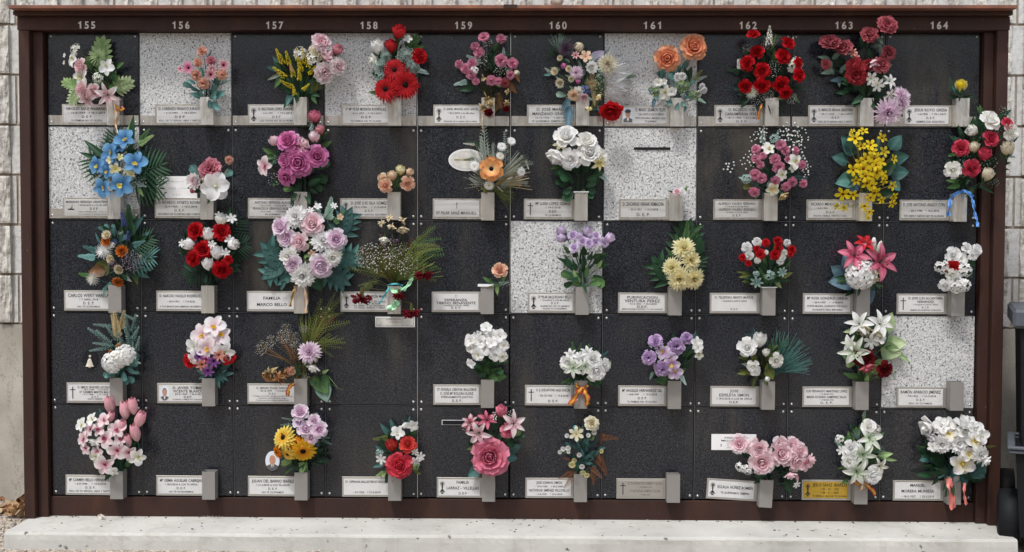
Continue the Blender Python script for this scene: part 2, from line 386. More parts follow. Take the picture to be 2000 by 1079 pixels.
b = MB(); b.box(fx0, fx1, -DF, .45, ZL1 + .0005, zf1, bv=.002); b.build('fascia', M['corten'], fr)
DC = .15; cx0 = avx([(16, 14)], DC); cx1 = avx([(1988, 14)], DC); zc0 = float(at(1000, 19.3, DC)[2]); zc1 = float(at(1000, 10, DC)[2]); xm = float(at(997, 14, DC)[0])
zc0 = max(zc0, zf1 + .0004)
b = MB(); b.box(cx0, xm - .001, -DC, .47, zc0, zc1, bv=.0015); b.box(xm + .001, cx1, -DC, .47, zc0, zc1, bv=.0015); b.build('cap', M['cap'], fr)
b = MB(); b.box(xm - .028, xm + .028, -DC - .0015, .3, zc0 + .001, zc1 + .0015); b.build('cap_joint_cover', M['corten'], fr)
ZG0 = OFF - 5 * RH
b = MB(); b.box(li1 + .0006, ri0 - .0006, -.007, .2, PT + .0005, ZG0 - .003, bv=.0015); b.build('bottom_rail', M['corten'], fr)
b = MB(); b.box(li1 + .0006, ri0 - .0006, .035, .43, ZG0 - .002, ZL0 + .02); b.build('niche_body', M['back'], fr)
for i in range(1, 10):
    wj = .0013 if i not in (4, 5) else .0024
    b = MB(); b.box(i * CW - wj / 2 + .0006, i * CW + wj / 2 + .0006, .0006 if i not in (4, 5) else -.0002, .034, ZG0 if i != 5 else OFF - 3 * RH, OFF); b.build('joint_strip', M['screw'] if i in (4, 5) else M['joint'], fr)
for i in range(1, 5):
    b = MB(); b.box(.004, 3.996, .0030, .033, OFF - i * RH - .0006, OFF - i * RH + .0006); b.build('joint_strip', M['joint'], fr)
numx = [170, 354, 537, 721, 905.5, 1090, 1274, 1461, 1648, 1834]
for i, x in enumerate(numx):
    p = at(x, 57.0 if i > 2 else 56.2 + i * .25, D1 + .001); V, F = text_geo(str(155 + i), 14.0 * mpp(D1), 33 * mpp(D1), True, .2)
    V3 = np.array([[p[0] + a, -D1 - .0045, p[2] + c] for a, c in V]); b = MB(); b.add(V3, F)
    # side walls of the raised numerals
    from collections import Counter
    ec = Counter()
    for q in F:
        for e in zip(q, q[1:] + q[:1]): ec[e] += 1
    bd = [e for e in ec if (e[1], e[0]) not in ec]
    V4 = V3.copy(); V4[:, 1] = -D1 - .0006; nn_ = len(V3)
    b.v.append(V4); b.n += nn_
    b.f += [(a, a2, a2 + nn_, a + nn_) for a, a2 in bd]; b.mi += [0] * len(bd); b.sm += [False] * len(bd)
    tag(b.build('column_number', M['numeral'], fr, fixn=False), f'metal numerals {155 + i} on the lintel')
# ------------------------------------------------------------------ niche covers
WHITE = {(0, 1), (0, 3), (0, 6), (1, 0), (1, 6), (2, 5), (3, 9)}
def dome(b, c, r, h=.45, seg=12, mi=0):
    V = [[c[0], c[1] - r * h, c[2]]]; F = []
    for j, (rr, yy) in enumerate(((.45, .9), (.8, .55), (1, 0))):
        for i in range(seg):
            a = 2 * math.pi * i / seg; V.append([c[0] + r * rr * math.cos(a), c[1] - r * h * yy, c[2] + r * rr * math.sin(a)])
    for i in range(seg): F.append((0, 1 + i, 1 + (i + 1) % seg))
    for j in range(2):
        for i in range(seg): F.append((1 + j * seg + i, 1 + (j + 1) * seg + i, 1 + (j + 1) * seg + (i + 1) % seg, 1 + j * seg + (i + 1) % seg))
    b.add(V, F, mi, True)
GAP = .0032
STREAKED = {(0, 4), (0, 5), (0, 8), (0, 9), (1, 3), (1, 7), (2, 3), (2, 2)}; COVERS = {}; PLATES = {}
for r in range(5):
    for c in range(10):
        jx, jz = rnd.uniform(-.0008, .0008), rnd.uniform(-.0006, .0006); jy = rnd.uniform(0, .0015)
        x0, x1 = c * CW + GAP + jx, (c + 1) * CW - GAP + jx; z1, z0 = OFF - r * RH - GAP + jz, OFF - (r + 1) * RH + GAP + jz
        wh = (r, c) in WHITE
        p = empty('niche_cover', ((x0 + x1) / 2, 0, z0)); tn = ('white speckled' if wh else 'dark polished')
        extra = ''
        if r == 0: extra = ' with steel strip'
        if (r, c) == (3, 3): extra = ' without name plate'
        tag(p, 'x', 'niche cover', 'granite niche covers in five rows'); COVERS[r, c] = (p, ('white' if wh else 'dark') + ' granite niche cover')
        b = MB(); b.box(x0, x1, jy, .022, z0, z1, bv=.0012); b.build('slab', M['white' if wh else ('dark_streaked' if (r, c) in STREAKED else 'dark')], p)
        if r == 0 or (r == 1 and c == 0):
            b = MB(); b.box(x0 + .001, x1 - .001, -.0022, jy - .0003, z0 + .001, z0 + .043, bv=.0004); b.build('steel_strip', M['strip'], p)
        for sx in (x0 + .014, x1 - .014):
            for sz in (z0 + .014, z1 - .013):
                b = MB(); yy = -.0024 if (r == 0 or (r, c) == (1, 0)) and sz < z0 + .02 else jy - .0002
                dome(b, (sx + rnd.uniform(-.001, .001), yy, sz), .0052, .5); b.build('screw', M['screw'], p, fixn=False)
# ------------------------------------------------------------------ name plates, each with its steel vase
def tilt2(a, c):
    ca, sa = math.cos(a), math.sin(a)
    return (c, [[ca, 0, -sa], [0, 1, 0], [sa, 0, ca]])
def emblem_virgin(b, x, z, h, y):
    """halo, small robed figure on a column and stepped base, as engraved"""
    def poly(pts, yy=0): b.add([[x + a * h, y - yy, z + c * h] for a, c in pts], [tuple(range(len(pts)))])
    for i in range(20):
        a = 2 * math.pi * i / 20
        poly([(.17 * math.cos(a - .07), .26 + .17 * math.sin(a - .07)), (.17 * math.cos(a + .07), .26 + .17 * math.sin(a + .07)), (.10 * math.cos(a + .05), .26 + .10 * math.sin(a + .05)), (.10 * math.cos(a - .05), .26 + .10 * math.sin(a - .05))])
    ring = [(.085 * math.cos(i * .5236), .26 + .085 * math.sin(i * .5236)) for i in range(12)]; poly(ring, .0001)
    poly([(-.035, .17), (.035, .17), (.055, -.02), (-.055, -.02)], .0002)
    poly([(-.02, -.02), (.02, -.02), (.045, -.12), (-.045, -.12)], .0001)
    poly([(-.045, -.12), (.045, -.12), (.16, -.27), (-.16, -.27)], .0002)
    poly([(-.18, -.29), (.18, -.29), (.18, -.33), (-.18, -.33)])
    poly([(-.07, -.36), (.07, -.36), (.09, -.44), (-.09, -.44)])
def emblem_cross(b, x, z, h, y):
    t = .035 * h
    b.add([[x - t, y, z - .45 * h], [x + t, y, z - .45 * h], [x + t, y, z + .45 * h], [x - t, y, z + .45 * h]], [(0, 1, 2, 3)])
    for s in (-1, 1): b.add([[x + s * t, y, z + .20 * h], [x + s * .2 * h, y, z + .20 * h], [x + s * .2 * h, y, z + .26 * h], [x + s * t, y, z + .26 * h]], [(0, 1, 2, 3)])
def emblem_boat(b, x, z, h, y):
    for k, pts in enumerate(([(-.34, .0), (-.3, -.14), (.3, -.14), (.32, 0), (.2, -.03), (-.2, -.03)], [(-.12, -.03), (-.02, .16), (0, -.03)], [(.03, -.03), (.06, .26), (.12, .0), (.2, -.03)], [(.09, .1), (.10, .5), (.115, .5), (.13, .1)])):
        b.add([[x + a * h, y - .0001 * k, z - .1 * h + c * h] for a, c in pts], [tuple(range(len(pts)))])
def disc(b, cx, cz, rx, rz, y, mi=0, n=20, th=.0):
    V = [[cx + rx * math.cos(2 * math.pi * i / n), y, cz + rz * math.sin(2 * math.pi * i / n)] for i in range(n)]
    F = [tuple(range(n))]
    if th:
        V += [[a, y + th, c] for a, _, c in V]; F += [(i, (i + 1) % n, n + (i + 1) % n, n + i) for i in range(n)]
    b.add(V, F, mi)
def portrait(parent, x, z, w, h, y, oval, kind, name='portrait_photo'):
    """small printed photograph of a man, flat like the real one"""
    b = MB()
    if oval: disc(b, x, z, w / 2, h / 2, y, 0, 28, .0015)
    else: b.box(x - w / 2, x + w / 2, y, y + .0012, z - h / 2, z + h / 2, 0, .0005)
    # shoulders clipped to the picture outline
    pts = []
    for i in range(21):
        u = -1 + i / 10.
        top = -.16 * h - .12 * h * abs(u) ** 1.6
        pts.append((u, top))
    V = []; 
    for u, top in pts:
        xx = u * w * .47
        bot = -math.sqrt(max(0, 1 - (xx / (w / 2)) ** 2)) * h * .49 if oval else -h * .49
        V += [[x + xx, y - .0003, z + max(top, bot)], [x + xx, y - .0003, z + bot]]
    b.add(V, [(2 * i, 2 * i + 1, 2 * i + 3, 2 * i + 2) for i in range(20)], 2)
    b.add([[x - .10 * w, y - .0005, z - .17 * h], [x + .10 * w, y - .0005, z - .17 * h], [x + .02 * w, y - .0005, z - .42 * h], [x - .02 * w, y - .0005, z - .42 * h]], [(0, 1, 2, 3)], 4)
    if kind == 'tie': b.add([[x - .03 * w, y - .0007, z - .22 * h], [x + .03 * w, y - .0007, z - .22 * h], [x + .03 * w, y - .0007, z - .44 * h], [x - .03 * w, y - .0007, z - .44 * h]], [(0, 1, 2, 3)], 3)
    disc(b, x, z + .09 * h, .25 * w, .27 * h, y - .0004, 3 if kind != 'tie' else 0)
    disc(b, x, z + .04 * h, .225 * w, .25 * h, y - .0008, 1)
    for s in (-1, 1): disc(b, x + s * .09 * w, z + .08 * h, .035 * w, .014 * h, y - .0010, 3, 8)
    disc(b, x, z - .08 * h, .07 * w, .012 * h, y - .0010, 2, 8)
    if kind == 'cap':
        disc(b, x, z + .26 * h, .30 * w, .13 * h, y - .0012, 3); b.add([[x - .33 * w, y - .0014, z + .2 * h], [x + .33 * w, y - .0014, z + .2 * h], [x + .26 * w, y - .0014, z + .27 * h], [x - .26 * w, y - .0014, z + .27 * h]], [(0, 1, 2, 3)], 3)
    return b.build(name, [M['photo'], M['skin'], M['suit'], M['hair'], M['card']], parent, fixn=False)
# (row, col, left px, frame top px, kind of plate, emblem, lines)  line = (cap height, width share, text)
B_, M_, S_, T_ = .17, .14, .105, .08
DEP = lambda s='D E P': (M_, .22, s)
PL = [
 (0,0,121,206,'m','',[(B_,.92,'VIRGILIO SANZ PERIBÁÑEZ'),(S_*1.1,.82,'* 15-8-1929   † 16-1-2019'),DEP(),(S_,.7,'TU FAMILIA NO TE OLVIDA')]),
 (0,1,303,206,'m','',[(B_,.95,'D. LORENZO FRANCO JURADO'),(S_,.72,'* 3-10-1959    † 18-1-2019'),DEP(),(S_,.93,'RDO. DE TU ESPOSA, HIJOS Y NIETOS')]),
 (0,2,484,206,'m','v',[(B_,.98,'D. BALTASAR LÓPEZ SÁNCHEZ'),(S_,.85,'* 6-5-1931    † 19-1-2019'),DEP(),(S_,.9,'LOS TUYOS NO TE OLVIDAN')]),
 (0,3,667,207,'m','',[(B_,.93,'Dª Mª PILAR MORATA RODRÍGUEZ'),(S_,.70,'* 8-11-1957    † 19-1-2019'),DEP(),(S_,.7,'TU FAMILIA NO TE OLVIDA')]),
 (0,4,846,207,'w','v',[(B_*.8,.98,'D. ÁNGEL MANUEL SANZ GARCÍA'),(S_,.75,'† 20-1-2019 a los 86 años'),(M_,.25,'D. E. P.'),(S_*.9,.95,'Recuerdo de tu esposa, hijos y nietos.')]),
 (0,5,1029,207,'m','',[(B_,.66,'D. JOSÉ MARÍA'),(B_,.86,'MANZANO GRACIA'),(S_*1.1,.86,'* 16-10-1932    † 20-1-2019'),(S_,.9,'TE QUEREMOS, SIEMPRE JUNTO')]),
 (0,6,1212,207,'m','P',[(B_*1.15,.98,'D. MARIO SISAMON FELIPE'),(M_,.85,'† 20-1-2019 A LOS 71 AÑOS'),(S_,.98,'ESPOSO, PADRE, ABUELO Y AMIGO JUSTO Y BUENO'),(S_,.38,'TE QUEREMOS')]),
 (0,7,1395,207,'m','v',[(B_,.75,'D. RICARDO LUIS'),(B_,.98,'CARRAMIÑANA PÉREZ'),(S_*1.1,.96,'* 14-11-1954  † 21-1-2019'),(M_*.9,.3,'D. E. P.')]),
 (0,8,1578,207,'m','v',[(B_,.98,'D. MARCOS BRUNA SEBASTIÁN'),(S_,.95,'* 24-11-1929    † 26-1-2019'),DEP('D. E. P.'),(S_,.98,'RDO. DE TU ESPOSA, HIJOS Y NIETOS')]),
 (0,9,1764,207,'w','v',[(B_,.96,'JESUS ROYO GRESA'),(S_*1.1,.88,'* 1-4-1925    † 29-1-2019'),(M_,.24,'D. E. P.'),(S_*1.1,.82,'SIEMPRE CON NOSOTROS')]),
 (1,0,123,388,'m','b',[(B_*.8,1.3,'MARIANO BERDEJO ARANTEGUI'),(S_,.95,'† 09-05-2018 A LOS 83 AÑOS'),(M_,.24,'D E P'),(T_*.75,.95,'Tienes la Medalla padre, siempre serás'),(T_*.75,.92,'en tu recuerdo de nuestros corazones')]),
 (1,1,302,388,'m','',[(B_,.95,'D. RICARDO AYNETO ROVIRA'),(S_*1.1,.78,'* 22-4-1929    † 10-5-2018'),DEP('D. E. P.'),(S_,.95,'RECUERDO DE TU ESPOSA, HIJO Y NIETOS')]),
 (1,2,484,388,'m','',[(B_*.85,.8,'ANTONIO ESPINOSA ALACIL'),(T_,.6,'* 22-1-1918    † 31-5-2018'),(B_*.85,.88,'FRANCISCA SÉRVULO ALBIOL'),(T_,.62,'* 15-3-1920    † 10-5-2018'),(S_,.34,'OS QUEREMOS')]),
 (1,3,664,388,'m','v',[(B_*1.05,.98,'D. JOSÉ LUIS GILA GÓMEZ'),(S_*1.1,.92,'* 29-2-1936    † 11-5-2018'),DEP('D. E. P.'),(S_,.98,'SIEMPRE EN NUESTRO RECUERDO')]),
 (1,4,845,388,'m','+',[(.30,None,''),(B_,.94,'Dª PILAR SANZ MINGUELL')]),
 (1,5,1023,390,'m','c',[(B_,.98,'Mª LUISA LÓPEZ COBOS'),(S_*1.1,.42,'† 14-5-2018'),(B_*.95,.22,'D.E.P.'),(S_,.46,'TE QUEREMOS')]),
 (1,6,1209,390,'m','',[(B_*1.25,.95,'D. ZACARIAS HENAR REMACHA'),(S_*1.2,.68,'* 25-9-1921   † 15-5-2018'),(B_*1.1,.3,'D. E. P.')]),
 (1,7,1393,390,'m','',[(B_*.85,.88,'ALFREDO VALERO SERRANO'),(T_*1.1,.56,'† 17-5-2018 A LOS 88 AÑOS'),(B_*.85,.85,'ALFREDO VALERO BERDEJO'),(T_*1.1,.54,'† 4-5-2021 A LOS 64 AÑOS'),(M_,.2,'D. E. P.')]),
 (1,8,1575,390,'m','',[(B_,.9,'RICARDO MENDOZA TUTOR'),(S_*1.1,.7,'* 6-9-1956    † 17-9-2018'),(M_,.2,'D. E. P.'),(S_,.78,'POLVO, NIEBLA, VIENTO Y SOL')]),
 (1,9,1757,390,'m','',[(B_*1.15,.97,'D. JOSE ANTONIO ANGOY OTIN'),(S_*1.2,.70,'* 25-1-1946   † 18-5-2018'),(S_*1.15,.93,'TUS HIJOS Y NIETOS NO TE OLVIDAN')]),
 (2,0,125,568,'n','',[(B_*1.25,.92,'CARLOS WERT VARELA'),(S_*1.1,.42,'† 7 ABRIL 2018'),(B_,.25,'D. E. P.'),(S_,.5,'NO TE OLVIDAMOS')]),
 (2,1,305,569,'n','',[(B_,.95,'D. NARCISO VADILLO RODRÍGUEZ'),(S_*1.1,.62,'* 26-9-1951    † 7-4-2018'),(S_,.95,'A TUS MANOS ENCOMIENDO MI ESPÍRITU')]),
 (2,2,482,570,'n','',[(B_*1.1,.38,'FAMILIA'),(B_*1.1,.66,'MARCO BELLO')]),
 (2,3,665,570,'n','v',[(B_,.98,'Mª CARMEN GARCÍA MARTÍ'),(M_,.22,'D. E. P.'),(S_*.9,.9,'NOS HAS DADO TODA LA VIDA TU AMOR,'),(S_*.9,.6,'QUE FUE TU MUNDO'),(S_*.9,.85,'POR SIEMPRE TE RECORDAREMOS,'),(S_*.9,.85,'TUS PADRES, HERMANA Y FAMILIA')]),
 (2,4,843,572,'n','t',[(.2,None,''),(B_*.9,.52,'ESPERANZA'),(B_*.9,.9,'TIERNO BENAVENTE'),(S_*.9,.6,'† 6-4-2018 A LOS 81 AÑOS'),(M_,.22,'D. E. P.')]),
 (2,5,1031,572,'n','v',[(B_,.98,'Dª PILAR BAQUEDANO BELLO'),(S_,.85,'† 10-4-2018 A LOS 80 AÑOS'),(M_,.22,'D E P'),(S_*.9,.85,'QUIENES EN VIDA TE AMAMOS'),(S_*.9,.7,'NUNCA TE OLVIDAREMOS')]),
 (2,6,1207,573,'n','',[(B_,.7,'PURIFICACION'),(B_,.82,'VENTURA PEREZ'),(S_*1.1,.66,'* 4-12-1935   † 10-4-2018'),(B_*.85,.24,'D.E.P.'),(T_,.95,'SIEMPRE ESTAREMOS CONTIGO Y TÚ CON NOSOTROS')]),
 (2,7,1386,574,'n','',[(B_*.85,.88,'D. TELESFORO BENITO MUÑOZ'),(S_,.58,'† 10-4-2018 A LOS 75 AÑOS'),(.2,None,''),(S_,.16,'D E P')]),
 (2,8,1568,574,'n','',[(B_,.93,'Mª ROSA GONZALO LARENA'),(S_*1.1,.7,'* 26-9-1935    † 11-4-2018'),(S_,.92,'FUISTE MADRE, QUERERTE FUE FÁCIL'),(S_,.7,'OLVIDARTE SERÁ IMPOSIBLE')]),
 (2,9,1751,574,'n','c',[(B_*.85,.98,'D. JOSE LUIS ALCANTARA'),(B_*.85,.48,'HERNANDEZ'),(T_*1.1,.72,'† 9-4-2018 A LOS 91 AÑOS'),(S_*1.1,.2,'R. I. P.'),(T_*1.1,.88,'SIEMPRE EN NUESTRO CORAZÓN')]),
 (3,0,130,745,'n','c',[(B_*.85,.98,'D. EMILIO SÁNCHEZ AZCÁRATE'),(T_*1.1,.75,'* 26-7-1938    † 7-3-2018'),(B_*.85,.88,'Dª CARMEN MARTÍN MALO'),(T_*1.1,.75,'* 31-1-1940    † 15-1-2019'),(M_*.9,.2,'D. E. P.'),(T_*1.1,.42,'HASTA SIEMPRE')]),
 (3,1,307,749,'n','O',[(B_*.95,.95,'D. JAVIER TOMAS'),(B_*.95,.95,'VICENTE BLASCO'),(S_*1.1,.98,'* 29-9-1967  † 8-3-2018'),(M_*.95,.26,'D.E.P.'),(T_,.98,'TU ESPOSA Y FAMILIA NO TE OLVIDAN')]),
 (3,2,483,750,'n','',[(B_*.75,.70,'D. SERGIO PLAZA GARCÍA'),(S_,.62,'* 30-12-1979    † 7-3-2018'),(M_*.8,.16,'D. E. P.'),(T_*.85,.88,'Tu fortaleza venció la flor a la muerte. Los que te queremos'),(T_*.85,.62,'recordaremos. Tus hermanos, familia y amigos.'),(T_*.85,.72,'Tu madre, que te lleva siempre en la paz del cielo.')]),
 (3,4,846,751,'n','',[(B_,.92,'Dª ÁNGELA LISBONA BALLOBAR'),(B_*.95,.78,'D. JOSÉ Mª ROLDÁN ELORZ'),(S_*1.1,.74,'ETERNAMENTE JUNTOS'),(M_,.22,'D. E. P.')]),
 (3,5,1025,753,'n','c',[(B_*.95,.98,'Sr. D. JOSÉ ANTONIO SALES GUALLAR'),(S_*1.15,.88,'* 20-10-1935   † 15-3-2018'),(M_,.28,'D. E. P.')]),
 (3,6,1207,754,'n','',[(B_*1.05,.93,'Mª ANGELES HERNANDEZ GIL'),(S_*1.1,.70,'* 4-8-1941    † 17-3-2018'),(M_,.2,'D E P'),(S_*1.1,.7,'TU FAMILIA NO TE OLVIDA')]),
 (3,7,1387,754,'n','',[(B_,.2,'JOSE'),(B_,.7,'EZPELETA SIMON'),(S_*1.1,.84,'† 19-3-2018 A LOS 86 AÑOS'),(M_,.22,'D.E.P.')]),
 (3,8,1567,755,'n','',[(B_*.85,.95,'LUIS FERNANDO MARTINEZ LOPEZ'),(T_,.3,'† 21 MARZO 2018'),(B_*.85,.92,'MARIA ROSARIO SAMPERIZ SALAS'),(T_,.32,'† 13 MARZO 2020'),(M_*.9,.28,'D. E. P.')]),
 (3,9,1751,757,'n','',[(B_*1.1,.94,'RAMÓN APARICIO JIMÉNEZ'),(S_*1.1,.72,'* 7-9-1932    † 21-3-2018'),(M_,.2,'D. E. P.'),(S_,.54,'RDO. DE TU FAMILIA')]),
 (4,0,128,926,'n','',[(B_*1.05,.94,'Mª CARMEN BELLO HERNÁNDEZ'),(S_*1.1,.7,'* 6-9-1946    † 19-2-2018'),(M_,.22,'D. E. P.'),(S_,.94,'RDO. DE TU ESPOSO, HIJOS Y NIETOS')]),
 (4,1,305,927,'n','',[(B_*1.05,.94,'Mª GEMA AGUILAR CABREJAS'),(S_*1.1,.72,'† 20-2-2018 A LOS 73 AÑOS'),(M_,.2,'D. E. P.'),(S_,.54,'NO TE OLVIDAREMOS')]),
 (4,2,484,930,'n','',[(B_*1.1,.94,'JULIAN DEL BARRIO IBAÑEZ'),(S_*1.1,.74,'† 21-2-2018 A LOS 90 AÑOS'),(M_,.2,'D. E. P.'),(S_,.48,'NO TE OLVIDAMOS')]),
 (4,3,668,931,'n','',[(M_,.96,'Dª. CIPRIANA BALLESTEROS VALLEJO'),(.12,None,''),(S_*1.1,.64,'* 4-7-1924   † 21-2-2018')]),
 (4,4,853,931,'n','v',[(B_*1.05,.38,'FAMILIA'),(B_*1.05,.98,'LARRAZ - VILLELLAS'),(M_,.24,'D E P')]),
 (4,5,1026,935,'n','',[(B_*.9,.6,'JOSÉ SORIANO SIMÓN'),(S_*.95,.65,'* 22-5-1928    † 20-2-2009'),(B_*.9,.95,'NATIVIDAD JIMÉNEZ VELLOSILLO'),(S_*.95,.62,'* 6-9-1930    † 23-2-2018')]),
 (4,6,1204,935,'g','c',[(B_,.98,'Dª ENCARNACIÓN RAMÓN TOLOSA'),(S_,.38,'† 20 FEBRERO 2018'),(B_,.88,'Dª NATIVIDAD RAMÓN TOLOSA'),(S_,.3,'† 9 ABRIL 2022')]),
 (4,7,1380,936,'n','v',[(B_*1.05,.98,'EULALIA NÚÑEZ BOMBÍN'),(S_*1.1,.8,'TE QUERREMOS SIEMPRE')]),
 (4,8,1566,936,'y','v',[(B_*1.15,.98,'JESUS SANZ IBARZO'),(M_*.9,.52,'* 05 - 05 - 1955'),(M_*.9,.52,'† 08 - 01 - 2020'),(S_*1.05,.98,'TU ESPOSA E HIJOS NO TE OLVIDAN')]),
 (4,9,1744,937,'n','',[(B_*1.05,.34,'MANUEL'),(B_*1.05,.74,'MORERA MUNIESA'),(S_*1.2,.74,'* 18-2-1927    † 25-2-2018')]),
]
ROWFLOW = {}
def plaque_label(r, c, kind, em):
    e = {'v': ' with column emblem', 'c': ' with tall cross', '+': ' with centred cross', 't': ' with tiny cross', 'b': ' with ship emblem', 'P': ' with rectangular photo', 'O': ' with oval photo', '': ''}[em]
    base = {'m': 'brushed steel', 'w': 'bright white', 'n': 'pale', 'g': 'dull grey', 'y': 'golden'}[kind]
    if (r, c) == (4, 7): base = 'tilted pale'
    return f'{base} name plate{e}'
for (r, c, lx, ty, kind, em, lines) in PL:
    x0 = float(at(lx, ty + 20, .006)[0]); z0 = OFF - (r + 1) * RH + (.006 if r < 4 else .004); zt = z0 + .088
    if r == 0: z0 += -.001
    vx0 = c * CW + .2775 + (x0 - c * CW - .066) * .35; vx1 = vx0 + .0560
    dv = .052; vz0 = z0 - .005; vz1 = vz0 + .119
    if r in (3, 4): vz1 = vz0 + .121
    ang = R(3.2) * -1 if (r, c) == (4, 7) else R(rnd.uniform(-.25, .25))
    if (r, c) == (4, 7): z0 += .004; zt += .004; vz0 += -.004; vz1 -= .006
    rot = tilt2(ang, (x0, 0, (z0 + zt) / 2))
    p = empty('name_plate', (x0, 0, z0)); tag(p, 'x', 'name plate', 'steel name plates with a vase on each niche'); PLATES[r, c] = (p, plaque_label(r, c, kind, em))
    ROWFLOW[r, c] = (vx0, vx1, vz0, vz1)
    fx1 = vx0 - .0006; fm = M['frame'] if r >= 2 else M['strip']
    dz = -.0026 if (r == 0 or (r, c) == (1, 0)) else -.0004
    b = MB(); b.box(x0, fx1, -.0065, dz, z0, zt, bv=.0008, rot=rot)
    b.build('plate_frame', fm, p)
    # raised rim round the recess
    ix0, ix1, iz0, iz1 = x0 + .0075, fx1 - (.010 if c > 3 else .001) - (.004 if c > 6 else 0), z0 + .009, zt - .008
    b = MB(); b.box(ix0, ix1, -.0085, -.0067, iz0, iz1, bv=.0005, rot=rot)
    pm = {'m': M['plate'], 'w': M['white_plate'], 'n': M['white_plate'], 'g': M['frame'], 'y': M['gold_plate']}[kind]
    pn = b.build('plate', pm, p)
    H = iz1 - iz0; Wd = ix1 - ix0; yt = -.0090
    cut = {'v': .17, 'c': .19, 'P': .27, 'O': .27, 'b': .26}.get(em, 0)
    tx0 = ix0 + Wd * (cut + .02); tx1 = ix1 - Wd * .02; cx = (tx0 + tx1) / 2; tw = (tx1 - tx0)
    tot = sum(l[0] for l in lines); gap = (1 - .16 - tot) / max(1, len(lines) - 1) if len(lines) > 1 else 0
    gap = min(gap, .2); z = iz1 - H * (1 - tot - gap * (len(lines) - 1)) / 2
    tb = MB()
    for cap, wf, s in lines:
        z -= cap * H
        if s:
            ccx, ww = cx, tw * min(wf, 1.0)
            if wf > 1: ccx, ww = (ix0 + ix1) / 2, Wd * .93
            V, F = text_geo(s, cap * H, ww)
            tb.add([[ccx + a, yt, z + q] for a, q in V], F)
        z -= gap * H
    if em == '+': emblem_cross(tb, cx, iz1 - H * .3, H * .42, yt)
    if em == 't': emblem_cross(tb, cx, iz1 - H * .17, H * .22, yt)
    v = np.concatenate(tb.v); v = (v - np.array(rot[0])) @ np.array(rot[1]).T + np.array(rot[0]); tb.v = [v]
    o = tb.build('lettering', M['grey_ink'] if kind == 'g' else M['ink'], pn, fixn=False)
    if em in 'vcb' and em:
        eb = MB(); ex = ix0 + Wd * cut * .55; ez = (iz0 + iz1) / 2
        {'v': emblem_virgin, 'c': emblem_cross, 'b': emblem_boat}[em](eb, ex, ez, H * (.9 if em != 'b' else .62) if em != 'c' else H * .82, yt)
        v = np.concatenate(eb.v); v = (v - np.array(rot[0])) @ np.array(rot[1]).T + np.array(rot[0]); eb.v = [v]
        eb.build('emblem', M['ink'], pn, fixn=False)
    if em == 'P': portrait(pn, ix0 + Wd * .125, (iz0 + iz1) / 2, Wd * .215, H * .88, -.0095, False, 'cap')
    if em == 'O': portrait(pn, ix0 + Wd * .13, (iz0 + iz1) / 2, Wd * .20, H * .9, -.0095, True, 'plain')
    # vase: folded sheet steel, open on top, on a bracket that runs behind the plate
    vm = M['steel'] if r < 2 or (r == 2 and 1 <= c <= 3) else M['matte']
    t = .0014; y1 = -.0044; y0 = y1 - dv
    b = MB()
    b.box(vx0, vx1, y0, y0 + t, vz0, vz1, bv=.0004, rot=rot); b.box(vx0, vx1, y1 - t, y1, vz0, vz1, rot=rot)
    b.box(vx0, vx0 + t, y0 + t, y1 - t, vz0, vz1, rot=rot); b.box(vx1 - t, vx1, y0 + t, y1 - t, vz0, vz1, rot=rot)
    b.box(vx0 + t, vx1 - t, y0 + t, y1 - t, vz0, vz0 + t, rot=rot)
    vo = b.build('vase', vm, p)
    lm = None
    if (r, c) == (2, 4): lm = ('white plastic liner with a square rim', M['card'], .006, .009)
    if (r, c) == (1, 5): lm = ('thin folded rim over the vase', M['card'], .004, .004)
    if (r, c) == (2, 7): lm = ('pale flat rim wider than the vase', M['white_plate'], .006, .003)
    if lm:
        b = MB(); e = lm[2]; h = lm[3]
        if (r, c) == (2, 4): o4 = -.006
        else: o4 = 0
        b.box(vx0 - e + o4, vx1 + e + o4, y0 - e, y0 - e + .003, vz1 + .0003, vz1 + h); b.box(vx0 - e + o4, vx1 + e + o4, y1 - .006, y1 - .003, vz1 + .0003, vz1 + h)
        b.box(vx0 - e + o4, vx0 - e + .003 + o4, y0 - e + .003, y1 - .006, vz1 + .0003, vz1 + h); b.box(vx1 + e - .003 + o4, vx1 + e + o4, y0 - e + .003, y1 - .006, vz1 + .0003, vz1 + h)
        tag(b.build('rim', lm[1], vo), lm[0])
# ------------------------------------------------------------------ loose things fixed to or lying by the niches
def P(px, py, d=0): q = at(px, py, d); return float(q[0]), float(q[2])
x, z = P(1238, 288); x2, z2 = P(1309, 293)
b = MB(); b.box(x, x2, -.004, -.0003, P(1238, 293)[1], z, bv=.0015); tag(b.build('blank_name_strip', M['black']), 'black blank strip stuck high on the white slab under number 161', 'name strip')
e = empty('framed_name_strip', (P(863, 825)[0], 0, P(863, 830)[1])); tag(e, 'narrow black strip with a thin white outline beside the pink lilies under number 159', 'name strip')
b = MB(); b.box(P(863, 825)[0], P(932, 825)[0], -.003, -.0003, P(863, 830.0)[1], P(863, 820.5)[1]); b.build('outline', M['card'], e)
b = MB(); b.box(P(864.2, 825)[0], P(931, 825)[0], -.0042, -.0032, P(863, 829.2)[1], P(863, 821.3)[1]); b.build('strip', M['black'], e)
e = empty('enamel_plate', (P(733, 638)[0], 0, P(733, 638)[1])); tag(e, 'small weathered white enamel plate hanging at the top of the bare slab under number 158', 'small plate')
x0, z1 = P(733, 619); x1, z0 = P(810.5, 639.5)
b = MB(); b.box(x0, x1, -.004, -.0003, z0, z1, bv=.001); b.build('plate', M['card'], e)
b = MB(); g_ = .005; b.box(x0 + g_, x1 - g_, -.0052, -.0042, z0 + g_, z1 - g_); b.build('inner_panel', M['oldcard'], e)
b = MB(); t_ = .0008
